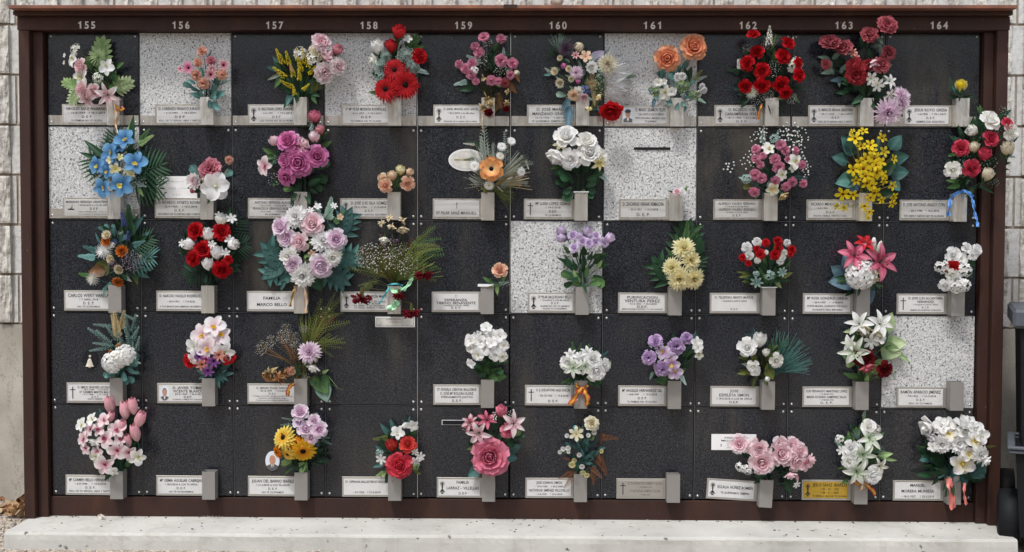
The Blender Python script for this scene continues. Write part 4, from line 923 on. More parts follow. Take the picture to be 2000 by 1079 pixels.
def g_spike(n=46, w=.17, stem=.0):
    t = T(); t.tube([[0, 0, -.25], [0, 0, .9]], .03, .012, 2)
    for i in range(n):
        q = i / n; a = i * 2.4; r = w * (1 - q) ** .6 * .8 + .015; t.blob((r * math.cos(a) * U(.8, 1.25), r * math.sin(a) * U(.8, 1.25), .06 + q * .92 + U(-.02, .02)), .06 * (1 - .5 * q) * U(.6, 1.2), 0, U(0, 1), 5, 3, (1, 1, 1.5))
    return t
def g_needle(n=70, w=.2):
    """frosted sprig: stem clothed with short needles"""
    t = T(); t.tube([[0, 0, -.15], [0, 0, 1.]], .03, .01, 2)
    for i in range(n):
        q = i / n; t.petal(w * (1.05 - q * .75) * U(.8, 1.15), .075, 40, 25 + 40 * q, i * 137.5, .01, .02 + .95 * q, 's', .2, 0, 2, 1, 0, 1.)
    return t
def g_leaf(W=.42, pr='o', bend=-25, fold=.25, ruf=.015):
    t = T(); t.petal(1., W, 12, 12 + bend, 90, 0, 0, pr, .15, ruf, 8, 6, 0, 1., fold=fold); return t
def g_palm(n=9, L=.62, spread=70, W=.12):
    """fan frond: stem along +y with long leaflets on both sides"""
    t = T(); t.tube([[0, 0, 0], [0, .5, .03], [0, .95, 0]], .018, .006, 2)
    for i in range(n):
        q = .12 + .82 * i / (n - 1)
        for s_ in (-1, 1): t.petal(L * (1 - .45 * abs(q - .4) - .25 * q), W, 8, -16, 90 - s_ * (spread - 38 * q), 0, .0, 'p', .1, .0, 5, 2, .2, 1., fold=.3); t.v[-1][:, 1] += q * .9
    t.petal(.25, W * .8, 0, -10, 90, 0, 0, 'p', 0, 0, 3, 2); t.v[-1][:, 1] += .88
    return t
def g_fern(n=24, L=.24, W=.027, curve=.0):
    t = T(); t.tube([[0, 0, 0], [curve * .3, .5, .02], [curve, 1., -.02]], .014, .004, 2)
    for i in range(n):
        q = .1 + .88 * i / (n - 1)
        for s_ in (-1, 1): t.petal(L * (1.05 - .8 * q) * U(.85, 1.1), W, 10, -15, 90 - s_ * 56 - curve * 30 * q, 0, 0, 'p', .1, 0, 3, 2, .1, 1.); t.v[-1][:, 1] += q; t.v[-1][:, 0] += curve * q ** 1.7
    return t
def g_phil(nl=5, W=.46, lob=.5, lw=.15):
    """deeply cut leaf: body and finger lobes"""
    t = T(); t.petal(.92, W, 6, -12, 90, 0, 0, 'o', .1, .01, 8, 4, 0, .6, fold=.15)
    for i in range(nl):
        q = .12 + .66 * i / (nl - 1)
        for s_ in (-1, 1): t.petal(lob * (1 - .35 * q), lw, 4, -14, 90 - s_ * (72 - 40 * q), 0, .002, 's', .15, .01, 5, 3, .2, 1., fold=.2); t.v[-1][:, 1] += q * .85
    t.petal(.3, lw * 1.2, 0, -10, 90, 0, 0, 's', .1, .01, 3, 2); t.v[-1][:, 1] += .72
    return t
def g_monstera():
    t = T(); t.petal(.94, .50, 6, -8, 90, 0, 0, 'o', .12, .01, 9, 6, 0, .6, fold=.1)
    for i in range(4):
        q = .06 + .60 * i / 3
        for s_ in (-1, 1): t.petal(.60 * (1 - .3 * q), .20, 2, -22, 90 - s_ * (80 - 40 * q), 0, .003, 'o', .25, .01, 6, 4, .2, .9, fold=.2); t.v[-1][:, 1] += q * .85
    return t
def g_grass(n=34, spread=38, droop=60, W=.014):
    t = T()
    for i in range(n):
        a = 90 + U(-spread, spread); t.petal(U(.65, 1.05), W, 20 + U(-10, 20), 20 - U(5, droop), a, 0, U(-.02, .05), 's', .1, 0, 6, 1, 0, 1.)
    return t
def g_gyp(n=34, r=.05, stems=True, flat=.35, seg=5):
    """airy twigs ending in little balls, unit disc"""
    t = T()
    for i in range(n):
        q = math.sqrt((i + .5) / n) * U(.85, 1.05); a = i * 2.4 + U(-.3, .3); p = np.array([q * math.cos(a), q * math.sin(a), U(-flat, flat)])
        t.blob(p, r * U(.7, 1.25), 0, U(.3, 1), seg, 3)
        if stems and i % 2 == 0:
            m_ = p * .5 + [0, -.25, -.1]; t.tube([[0, -.75, -.2], m_, p], .012, .007, 2, .5, 3)
    return t
def g_dry(n=16):
    t = T()
    for i in range(n): t.petal(U(.5, 1.), U(.15, .34), U(-20, 80), U(-160, 60), U(0, 360), 0, U(-.15, .15), 'p', U(-.8, .8), .05, 6, 3, 0, 1.)
    return t
def g_swirl(n=16):
    t = T()
    for i in range(n):
        a = np.linspace(0, U(2.5, 4.5), 9); r = np.linspace(.55, U(.7, 1.), 9); ph = i * .35; p = np.stack([-r * np.cos(a * .75 + ph * .2), r * .6 * np.sin(a * .75 + ph * .1), .15 * np.sin(a * 2 + i)], -1); t.tube(p, .05, .02, 0, U(0, 1), 4)
    return t
def g_film():
    """crumpled clear wrapping"""
    t = T()
    for i in range(4): t.petal(U(.7, 1.), .34, 10, U(-20, 30), 90 - 26 * (i - 1.5), 0, .03 * i, 'o', U(-.6, .6), .13, 10, 8, 0, 1., rk=9)
    return t
def g_berry(n=9): return g_gyp(n, .15, True, .3, 8)
FRONT = dict(rose=(g_rose, 'rose'), rosx=(lambda: g_rose(2), 'rose'), ranun=(g_ranun, 'ranunculus'), peony=(g_peony, 'peony'), carn=(g_carn, 'carnation'), pom=(g_pom, 'pompon_flower'), mum=(g_mum, 'chrysanthemum'), zin=(g_zinnia, 'dahlia'),
    daisy=(g_daisy, 'daisy'), star=(lambda: g_daisy(7, .42, 1, .16), 'small_daisy'), ger=(lambda: g_daisy(20, .17, 3, .2, .06), 'gerbera'), sunf=(lambda: g_daisy(16, .32, 3, .24, .05, 'p'), 'sunflower'), straw=(lambda: g_daisy(18, .2, 3, .2), 'strawflower'),
    lily=(g_lily, 'lily'), orch=(g_orchid, 'orchid'), five=(g_five, 'small_flower'), four=(lambda: g_five(.6, 6, .1), 'small_flower'), magn=(g_magn, 'magnolia'), hyd=(lambda: g_cluster(19, .40, .55, lambda: g_five(.95, 4, .07, 20, -14)), 'hydrangea'), jas=(lambda: g_cluster(9, .42, .5), 'blossom_cluster'), this=(g_thistle, 'globe_thistle'), spk=(g_spiky, 'spider_flower'),
    anem=(g_anemone, 'anemone'), gyp=(g_gyp, 'baby_breath'), gypd=(lambda: g_gyp(90, .035), 'baby_breath'), berry=(g_berry, 'berry_sprig'), berr=(lambda: g_gyp(16, .085, True, .3, 7), 'berry_sprig'), dry=(g_dry, 'dried_bloom'), swirl=(g_swirl, 'curled_dry_leaves'), sed=(lambda: g_gyp(120, .075, False, .4, 4), 'berry_cluster'), orchs=(lambda: g_five(.62, 5, .2, 40, -5), 'small_orchid'))
SIDE = dict(tulip=(g_tulip, 'tulip'), bud=(g_bud, 'rosebud'), bell=(lambda: g_bud(70), 'bellflower'), lbud=(g_lilybud, 'lily_bud'), cside=(g_carnside, 'hanging_carnation'), spike=(g_spike, 'flower_spike'), ndl=(g_needle, 'frosted_sprig'), lav=(lambda: g_spike(60, .16), 'lavender'))
FLAT = dict(leaf=(g_leaf, 'leaf'), round=(lambda: g_leaf(.72, 'r', -20, .1), 'leaf'), wide=(lambda: g_leaf(.8, 'o', -25, .12, .03), 'leaf'), thin=(lambda: g_leaf(.2, 'p', -30, .3), 'leaf'), stick=(lambda: g_leaf(.022, 's', U(-50, 10), 0), 'dry_stalk'), palm=(g_palm, 'palm_frond'), fern=(g_fern, 'fern_frond'), twig=(lambda: g_fern(13, .20, .016, U(-.15, .2)), 'feathery_twig'), fernd=(lambda: g_fern(22, .30, .02, .35), 'drooping_frond'), phil=(g_phil, 'cut_leaf'), mons=(g_monstera, 'monstera_leaf'),
    grass=(g_grass, 'grass_tuft'), fan=(lambda: g_palm(8, .9, 78, .075), 'palm_frond'), film=(g_film, 'clear_wrapping'), small=(lambda: g_fern(8, .3, .2), 'leafy_sprig'))
SCL = dict(gyp=1., gypd=1., berr=1., berry=1., dry=1.1, swirl=1., sed=1.05, jas=1.25, four=1.25, five=1.25, orchs=1.2)
VAR = 3; _tc = {}
def templ(kind, D):
    k = (kind, FR.randint(VAR))
    if k not in _tc:
        t = D[kind][0](); v = np.concatenate(t.v)
        if kind in ('rose', 'rosx', 'ranun', 'peony', 'lily', 'orch', 'mum', 'zin', 'magn', 'anem', 'hyd', 'jas'):
            v[:, :2] /= np.percentile(np.linalg.norm(v[:, :2], axis=1), 97) if kind != 'lily' else 1.08
        if kind == 'tulip': v[:, :2] *= .70; v[:, 2] *= 1.08
        _tc[k] = (v, t.f, np.concatenate(t.t), np.concatenate(t.z), np.concatenate(t.j))
    return _tc[k]
def norm(v): return v / np.linalg.norm(v)
CALC_GREEN = np.array(lin('#3f5a35'))
def emit(name, tv, f, t, z, j, M3, sc, org, pal, parent, mat, green=None, jit=.13, flatten=.8):
    c0, c1, c2 = pal; tc_ = np.clip(t, 0, 2)[:, None] ** .8; cc = np.maximum(c0[None] * (1 - tc_) + c1[None] * tc_, c0[None] * .35)
    c2v = c2[None] * (.75 + .35 * t[:, None]); cc = np.where((z == 1)[:, None], c2v, cc)
    cc = np.where((z == 2)[:, None], (green if green is not None else CALC_GREEN)[None] * (.8 + .4 * t[:, None]), cc)
    cc = np.clip(cc * (1 + jit * j[:, None]) * FR.uniform(.90, 1.06), 0, .90)
    v = (tv * sc) @ M3.T + org
    q_ = v[:, 1] + .012; v[:, 1] = np.where(q_ > 0, -.012 + .0055 * (1 - np.exp(-np.maximum(q_, 0) / .0055)), v[:, 1])   # pressed against the stone, never through it
    me = bpy.data.meshes.new(name); me.from_pydata(v.tolist(), [], f)
    me.polygons.foreach_set('use_smooth', [True] * len(f))
    a = me.color_attributes.new('dye', 'FLOAT_COLOR', 'POINT'); a.data.foreach_set('color', np.concatenate([cc, np.ones((len(cc), 1))], 1).ravel())
    me.update(); return link(name, me, mat, parent)
def frame_front(ang, amt, roll):
    d = norm(np.array([math.cos(ang) * amt, -math.sqrt(max(.02, 1 - amt * amt)), math.sin(ang) * amt]))
    up = np.array([0, 0, 1.]); x = norm(np.cross(up, d)) * -1; y = np.cross(d, x)
    c, s = math.cos(roll), math.sin(roll); x2 = c * x + s * y; y2 = np.cross(d, x2); return np.stack([x2, y2, d], 1)
def frame_side(ang, tilt, roll):
    d = norm(np.array([math.cos(ang), -tilt, math.sin(ang)])); x = norm(np.cross(d, [0, -1., 0])); y = np.cross(d, x)
    c, s = math.cos(roll), math.sin(roll); x2 = c * x + s * y; y2 = np.cross(d, x2); return np.stack([x2, y2, d], 1)
def frame_flat(ang, tilt, twist):
    y = norm(np.array([math.cos(ang), -tilt, math.sin(ang)])); zt = np.array([math.sin(twist) * math.sin(ang), -math.cos(twist), -math.sin(twist) * math.cos(ang)]); x = norm(np.cross(y, zt)); z = np.cross(x, y); return np.stack([x, y, z], 1)
ZONE = {'A1': (0, 0, 4.15), 'A2': (440, 0, 4.15), 'A3': (810, 0, 4.15), 'A4': (1170, 0, 4.15), 'A5': (1540, 0, 4.15), 'B1': (0, 220, 4.348), 'B2': (440, 220, 4.692), 'B3': (810, 220, 4.692), 'B4': (1170, 220, 4.692), 'B5': (1540, 200, 4.315),
    'C1': (0, 400, 4.348), 'C2': (440, 380, 4.15), 'C3': (810, 400, 4.495), 'C4': (1170, 400, 4.495), 'C5': (1540, 400, 4.348), 'D1': (0, 590, 4.348), 'D2': (440, 580, 4.495), 'D3': (810, 590, 4.692), 'D4': (1170, 590, 4.692), 'D5': (1540, 590, 4.348),
    'E1': (0, 770, 3.491), 'E2': (440, 780, 3.608), 'E3': (810, 780, 3.608), 'E4': (1170, 780, 3.608), 'E5': (1540, 780, 3.609)}
def pal(s):
    p = PAL[s]; p = [np.array(lin(x)) for x in p.split()]
    while len(p) < 3: p.append(p[-1])
    return p
def ribbon_geo(pts, w, parent, name, pl):
    pts = np.array(pts, float); n = 14; tt = np.linspace(0, len(pts) - 1, n * (len(pts) - 1) + 1); i0 = np.minimum(tt.astype(int), len(pts) - 2); fr_ = (tt - i0)[:, None]
    m0 = np.gradient(pts, axis=0); p0, p1 = pts[i0], pts[i0 + 1]; h = fr_
    C_ = (2 * h ** 3 - 3 * h ** 2 + 1) * p0 + (h ** 3 - 2 * h ** 2 + h) * m0[i0] + (-2 * h ** 3 + 3 * h ** 2) * p1 + (h ** 3 - h ** 2) * m0[i0 + 1]
    d = np.gradient(C_, axis=0); d /= np.linalg.norm(d, axis=1)[:, None]; V = []; nc = 6
    for k, p in enumerate(C_):
        tw = .9 * math.sin(k * .33 + len(C_)); side = norm(np.cross(d[k], [0, -1, 0])); nn_ = np.cross(side, d[k]); side = math.cos(tw) * side + math.sin(tw) * nn_
        for q in range(nc): u = q / (nc - 1) - .5; V.append(p + side * u * w + nn_ * .12 * w * math.sin(u * 6.3))
    V = np.array(V); V[:, 1] = np.minimum(V[:, 1], -.004)
    F = [(i * nc + q, i * nc + q + 1, (i + 1) * nc + q + 1, (i + 1) * nc + q) for i in range(len(C_) - 1) for q in range(nc - 1)]
    u = np.tile(np.abs(np.arange(nc) / (nc - 1) - .5) * 2, len(C_)); t = (u > .5).astype(float); cc = pl[0] * (1 - t[:, None]) + pl[1] * t[:, None]
    me = bpy.data.meshes.new(name); me.from_pydata(V.tolist(), [], F); me.polygons.foreach_set('use_smooth', [True] * len(F))
    a = me.color_attributes.new('dye', 'FLOAT_COLOR', 'POINT'); a.data.foreach_set('color', np.concatenate([cc, np.ones((len(cc), 1))], 1).ravel()); return link(name, me, M['ribbon'], parent)
def lean(px, py, dep):
    """blooms that reach over the posts or the lintel stand further out"""
    p = at(px, py, dep); e = max(np.clip((p[0] - 3.90) / .10, 0, 1), np.clip((p[2] - OFF + .07) / .08, 0, 1)); return dep + .058 * float(e)
def bouquet(r, c, zone, label, text):
    ox, oy, s = ZONE[zone]; vx0, vx1, vz0, vz1 = ROWFLOW[r, c]; mouth = np.array([(vx0 + vx1) / 2, -.030, vz1])
    root = empty('bouquet', tuple(mouth)); tag(root, label, 'bouquet', 'bouquets in the niche vases')
    items = [l.split() for l in text.replace(';', '\n').split('\n') if l.strip()]
    nit = len(items); stems = T(); base = mouth - [0, 0, .05]
    gcol = np.array(lin('#35502f')); fills = []
    for k, it in enumerate(items):
        kd = it[0]
        if kd == 'green': gcol = np.array(lin(it[1])); continue
        if kd == 'rib':
            w_ = float(it[1]) / s * mpp(); pl = pal(it[2]); q = [float(x) for x in it[3:]]
            pts = [at(ox + q[i] / s, oy + q[i + 1] / s, lean(ox + q[i] / s, oy + q[i + 1] / s, .068 + .01 * math.sin(i))) for i in range(0, len(q), 2)]
            ribbon_geo(pts, w_, root, 'ribbon', pl); continue
        a = [float(x) for x in it[1:4]]; px, py, sz = ox + a[0] / s, oy + a[1] / s, a[2] / s
        if kd == 'fill':    # x y r pal n len : mixed greenery, one mass
            pl = pal(it[4]); n = int(it[5]); ln = float(it[6]) / s * mpp(.04); kind = it[7] if len(it) > 7 else 'leaf'; t = T(); cc = at(px, py, .04); rr = sz * mpp(.04)
            src = [templ(kind, FLAT) for _ in range(3)]
            for i in range(n):
                q = math.sqrt(FR.rand()) ; an = FR.uniform(0, 6.283); p = np.array([q * math.cos(an) * rr, 0, q * math.sin(an) * rr])
                dirn = math.atan2(p[2] + .35 * rr + (cc[2] - mouth[2]) * .25, p[0] + (cc[0] - mouth[0]) * .3) + U(-.6, .6)
                M3 = frame_flat(dirn, U(-.1, .7), U(-.7, .7)); v, f, tt, zz, jj = src[i % 3]
                t.v.append((v * ln * U(.7, 1.15)) @ M3.T + p + [0, U(-.03, .02), 0] + cc); t.f += [tuple(x + t.n for x in q_) for q_ in f]; t.t.append(tt); t.z.append(zz * 0); t.j.append(np.full(len(v), U(-1, 1))); t.n += len(v)
            emit('foliage', np.concatenate(t.v), t.f, np.concatenate(t.t), np.concatenate(t.z), np.concatenate(t.j), np.eye(3), 1., np.zeros(3), pl, root, M['leaf'], jit=.3)
            continue
        order = k / max(1, nit - 1)
        if kd in FRONT:
            D, nm = FRONT, FRONT[kd][1]; dep = lean(px, py, .045 + .055 * order + U(-.004, .004)); pl = pal(it[4])
            o = at(px, py, dep); R_ = sz * mpp(dep) * SCL.get(kd, 1.11); cx_, cz_ = o[0] - (mouth[0]), o[2] - (mouth[2] + .12)
            if len(it) > 5: ang = math.radians(float(it[5])); amt = float(it[6]) if len(it) > 6 else .6
            else: ang = math.atan2(cz_ - .05 * 0, cx_); amt = min(.62, .12 + 3.6 * math.hypot(cx_, cz_)) * U(.7, 1.1)
            M3 = frame_front(ang, amt, U(0, 6.28) if kd not in ('gyp', 'gypd', 'berry', 'berr', 'swirl') else 0.)
            v, f, t, z, j = templ(kd, D); mat = M['petal'] if kd not in ('dry', 'swirl', 'sed') else M['dry']
            emit(nm, v, f, t, z, j, M3, R_, o, pl, root, mat, green=gcol * 1.3)
            if kd not in ('swirl',) and R_ > .012: fills.append((o + [0, .012, 0], R_))
        elif kd in SIDE:     # x y = centre, size = length, pal, angle, [tilt]
            D, nm = SIDE, SIDE[kd][1]; dep = lean(px, py, .045 + .05 * order); ang = math.radians(float(it[5])); tl = float(it[6]) if len(it) > 6 else .35; o = at(px, py, dep); L = sz * mpp(dep) * 1.06
            M3 = frame_side(ang, tl, U(0, 6.28)); v, f, t, z, j = templ(kd, D); off = M3 @ np.array([0, 0, .5 * L]); pl = pal(it[4])
            emit(nm, v, f, t, z, j, M3, L, o - off, pl, root, M['petal'], green=gcol * 1.3)
            fills.append((o - off, 0))
        else:                # x y = base, size = length, pal, angle, [tilt]
            D, nm = FLAT, FLAT[kd][1]; dep = lean(px, py, .022 + .055 * order); ang = math.radians(float(it[5])); tl = float(it[6]) if len(it) > 6 else U(-.05, .22); o = at(px, py, dep); L = sz * mpp(dep)
            v, f, t, z, j = templ(kd, D); z = z if kd not in ('x',) else z
            mt_ = M['leaf'] if kd != 'film' else M['film']
            emit(nm, v, f, t, z * 0 if kd != 'gr' else z, j, frame_flat(ang, tl, U(-.35, .35)), L, o, pal(it[4]), root, mt_, jit=.14)
            fills.append((o, 0))
    for p, rr in fills:
        d = p - base
        if np.linalg.norm(d) < .02: continue
        m1 = base + np.array([d[0] * .15, 0, d[2] * .45 + .01]); m2 = base + d * np.array([.55, .6, .78]); bx = base + np.array([np.clip(d[0], -.02, .02), U(-.012, .012), 0])
        stems.tube([bx, m1, m2, p], .0019, .0012, 2, U(0, 1), 5)
    if stems.n: emit('stems', np.concatenate(stems.v), stems.f, np.concatenate(stems.t), np.concatenate(stems.z), np.concatenate(stems.j), np.eye(3), 1., np.zeros(3), [gcol] * 3, root, M['leaf'], green=gcol, jit=.2)
    return root
t = MT('clear_film'); t.set((.8, .82, .84), .12, 0, .5); t.b.inputs['Transmission Weight'].default_value = 0
tr = t.n('ShaderNodeBsdfTransparent'); mx = t.n('ShaderNodeMixShader'); mx.inputs[0].default_value = .34; t.l(tr.outputs[0], mx.inputs[1]); t.l(t.b.outputs[0], mx.inputs[2]); t.l(mx.outputs[0], t.nt.nodes['Material Output'].inputs[0]); M['film'] = t.m
# ------------------------------------------------------------------ dyes: inner colour, outer colour, centre
PAL = dict(
 dg='#16301f #2b5334', dg2='#10261c #23452f', mg='#2f5230 #5d8148', lg='#6d9455 #a9bf84', lg2='#87a770 #c3cfa6', tg='#1f3f3e #4f7d78', tg2='#2f5f5b #6a9d96', bgn='#33605f #6f9d97', ol='#454f22 #76803d', sg='#56766a #97b3a2', blu='#3a5668 #6e8e9a',
 frost='#3d8078 #cfe0da', gry='#6b7a70 #a3aca0', brn='#6a4425 #b98a5c', brn2='#3f2a18 #8c6238', tan='#8f7a52 #cdb98c', rustb='#4c2a18 #8e5c38', Dsk='#7c1622 #b23a42 #4a0a12', teal='#2c8f96 #58b9ba', mint='#7fc79a #b9ecc4',
 W='#ecebdd #faf9f4 #c9c78a', Wg='#cfe0c0 #f9f9f5 #8fb08a', Wc='#cbbf8c #efeadb #c9b060', Wl='#ece6ee #f8f4f8 #c8b8c8', Wp='#e6b4c0 #faf3f1 #b0506c', Wpink='#cf7d92 #f3e3e0 #8e3048', Wy='#e9d95e #f3efe4 #d9b820', WW='#f6f6f3 #fbfbf8 #dfe0c8', dw='#b9b48e #e9e2cf #8a7a3c',
 Pk='#cf8696 #f4dadc #c06f80', Pk2='#b84d66 #e7a3b0 #96324a', Pk3='#d1688a #e7a7c0 #a03a64', PkL='#e6adbc #f8e2e6 #d07c94', PkT='#f0d6d4 #e9a9b7 #b0506c', PkR='#b03058 #e98fa6 #8a1e3c', Mag='#7d1446 #b54386 #4a0a2a', Mag2='#961a58 #e08cc0 #4a0a2a', Lil='#a070b8 #ddc6e6 #5a3170', Lil2='#b998cc #e6d8ee #6a4488', LilW='#b07cba #ece4ee #d9c64a', Mau='#d3a0c8 #f4e6f0 #c9729a', WpY='#efcfdb #fbf5f3 #e0b830',
 PinkD='#c05a86 #efb0c6 #1a0c14', DaP='#c4607e #f4dcd8 #14090e', Viol='#7a3f92 #b679bf #170a1a', CoP='#cf7a6a #efb59f #160a0c',
 CrP='#c8505c #f2cdb4 #d08a70', Rd='#8a0410 #c30d1c #d9c24a', Rd2='#a30c14 #d2202a #2a0408', RdG='#a01018 #c8232c #0c0a0a', Rd3='#b01420 #d6333a #5a0a10', RdC='#cf3a35 #c9453f #7a1414', RdW='#b5122a #da4a5a #5e0814', RsR='#a8122e #d64a64 #6a0a1c', DRd='#3a060c #6c1019 #220408', Sal='#8e2c3c #c06a72 #6a1a26', Bg='#5a1420 #7a1a26 #20060a',
 Or='#c9431d #ea9a74 #8f2410', OrY='#cc3a1c #eaa982 #9a3216', Anem='#ecd39a #d98b50 #10131c', Pch='#dc8f7c #f3ccb0 #a84e3c', PchY='#e8aa92 #f3e2c2 #c07a50', OrR='#8e3510 #dd8a40 #3a1408', Crm='#d9c9a0 #ece5d2 #5a4030', Yl='#d8b400 #ecd935 #7a3c10', YlG='#b8a20c #e6d94a #a39410', YlC='#ecd88e #f8f2cc #c99a3c', SunY='#dc7a06 #f2d33c #1c120a', SunP='#e8a814 #f4e678 #20160c', OrSun='#d06a04 #ec9a18 #3a1a06',
 Blu='#3a78b8 #86bde6 #e0cf6a', BluR='#3f72bb #5a92d4', Lav='#3f4a86 #6f7fae', Plum='#35243c #6a5266 #241828', Plum2='#4a3f4c #857684 #2a2230', Ivo='#d7c8a2 #e6dcc6 #5a4a36', RY='#d9b02c #a83a26', YR='#e0b23a #a83a26', Goldr='#8a6a34 #a5844c', PinkR='#d97a72 #d97a72', MintR='#9fdcae #b6edc0', TealR='#3ba7b4 #3ba7b4', WhR='#e8e4dc #c08a40', LiP='#c9b9e0 #ddd3ec', ClF='#c9d2d6 #e4e9ec', Gr='#58724c #8ba36b #b9c96a', Dead='#7d6238 #cdb98c #4a1a1c', DeadW='#a8946a #e2d6bb #7a6238',
)
F = bouquet
DESC = {}
def B(r, c, zone, desc, label, text): DESC[r, c] = (desc, zone, label, text)
B(0,0,'A1','pale pink roses and cut green leaves','bouquet of pale pink roses, white lilies and pale green cut leaves, top left corner','''
green #4e6a3a
fill 830 600 140 mg 14 100; phil 790 560 275 lg 78; phil 640 700 150 lg 165; phil 650 720 160 lg2 238; phil 915 720 200 lg2 18; round 880 620 110 mg 60; round 860 640 100 dg 20; leaf 930 640 70 lg 80
jas 610 400 42 W; five 525 450 18 W; five 522 510 16 W; orch 600 485 62 W; spk 800 465 75 lg2; orch 870 545 68 WW; orch 665 625 72 W; jas 790 635 38 Wg; rose 660 540 62 Pk; lily 720 800 85 Wp 240 .5; rose 770 735 58 Pk; lily 875 770 100 Wp 300 .3; rose 682 735 72 Pk
rib 24 RY 925 850 960 880 990 900; rib 22 WhR 925 850 940 930 935 1000 955 1080
rib 20 RY 950 900 1000 885 985 870''')
B(0,1,'A1','small coral carnations and dark-eyed daisies','small posy of coral carnations and pink daisies with dusty teal leaves','''
green #2c4a44
fill 1690 730 130 bgn 16 90 round; leaf 1650 790 120 bgn 165; leaf 1740 800 120 bgn 35; round 1650 800 80 bgn 120; round 1720 800 90 bgn 70; fern 1790 680 90 bgn 20; fern 1560 700 70 bgn 160; fern 1680 480 80 dg 60
star 1462 560 32 DaP; carn 1638 418 48 CrP; carn 1608 508 44 CrP; carn 1712 497 46 Pk2; daisy 1530 552 52 PinkD; daisy 1812 530 46 DaP; carn 1592 610 50 CrP; daisy 1718 570 42 DaP; carn 1800 608 50 CrP; daisy 1708 605 46 DaP; carn 1650 675 55 CrP''')
B(0,2,'A2','yellow flower spikes','bouquet of yellow flower spikes and pale blush peonies with dark green leaves','''
green #31502c
fill 580 620 160 dg 26 90; leaf 480 560 150 tg 175; leaf 470 600 140 mg 240; leaf 470 560 130 tg2 130; thin 470 590 150 gry 205; leaf 560 760 150 dg 235; leaf 540 750 130 bgn 250; leaf 690 740 100 dg 330; leaf 700 770 90 mg 300; grass 690 760 150 ol 55; fern 600 780 300 dg 100; fern 620 780 300 dg 80; fern 650 780 250 dg 60; fern 560 780 250 dg 120
jas 610 430 50 W; spike 440 460 130 YlG 112; spike 505 470 110 YlG 100; spike 580 440 100 YlG 90; spike 635 460 120 YlG 95; spike 682 500 110 YlG 75; spike 440 590 130 YlG 140; spike 540 570 110 YlG 105; spike 600 600 100 YlG 90; spike 705 570 90 YlG 50; spike 490 680 100 YlG 150; spike 555 730 90 YlG 100; spike 655 705 80 YlG 40; spike 600 520 130 YlG 100; spike 535 550 60 Pch 100
bud 910 405 110 Pk2 60 .6; peony 775 355 78 PkL; hyd 730 410 50 Wc; jas 770 440 45 Wc; jas 715 475 48 W; bell 830 450 110 PkL 40; peony 910 545 68 Wp; peony 800 590 82 Wp''')
B(0,3,'A2','red roses and red gerberas','tall bouquet of red roses, red gerberas and teal globe thistles reaching over the lintel','''
green #2f5230
fill 1380 560 170 dg 26 90; phil 1460 390 150 mg 40; leaf 1500 400 120 mg 10; leaf 1240 640 90 mg 120; leaf 1240 760 80 mg 170; small 1510 560 120 frost 350; small 1560 570 90 frost 340; small 1540 500 80 frost 300; leaf 1420 660 90 tg 20
bell 1200 500 90 W 200; bud 1240 380 150 W 95 .5; bud 1408 260 140 Rd3 80 .6; bud 1345 375 130 Rd3 95 .4; five 1475 320 36 WW; peony 1570 460 62 Rd2; this 1300 460 45 frost; this 1258 540 60 frost; this 1465 455 72 frost; jas 1250 620 38 frost; spk 1505 520 40 frost
ger 1300 725 98 RdG 200 .3; ger 1460 690 108 RdG 330 .3; ger 1372 570 95 RdG 80 .2''')
B(0,4,'A3','lilac-pink carnations','lilac-pink carnations with frosted sprigs above brown dried blooms','''
green #3a3a22
fill 610 520 150 dg 18 90; leaf 600 560 110 mg 80; leaf 640 420 90 mg 70; ndl 575 450 260 frost 95; small 540 520 130 frost 150; small 430 660 110 frost 195; small 720 570 110 frost 20; small 720 460 70 frost 90; leaf 500 700 150 dg 195; leaf 640 660 110 mg 330; leaf 760 650 140 brn2 300; leaf 820 590 90 brn 290; leaf 690 800 130 brn2 250; stick 800 690 110 brn2 270; leaf 680 750 140 brn2 280
carn 560 305 52 Pk3; carn 700 318 45 Pk3; carn 488 378 42 Pk3; carn 522 428 52 Pk3; carn 360 520 38 Pk3; carn 468 515 48 Pk3; carn 410 558 44 Pk3; carn 458 600 50 Pk3; carn 495 660 36 Pk3; carn 700 495 62 Pk3; carn 790 515 52 Pk3; bud 825 590 60 dw 300; carn 775 610 42 Pk3; carn 620 655 48 Pk3; carn 680 660 38 Pk3; carn 730 675 42 Sal; dry 560 635 40 tan
jas 480 570 30 WW; gyp 540 480 60 W; gyp 590 340 45 W; gyp 700 570 60 W; dry 590 800 62 Dead; dry 560 870 60 Dead; dry 620 850 50 Dead; dry 750 745 42 Dead; dry 745 840 48 Dead; carn 600 910 42 Bg 270 .7; carn 740 880 34 Bg 270 .7; rib 8 WhR 548 930 550 1000 555 1080''')
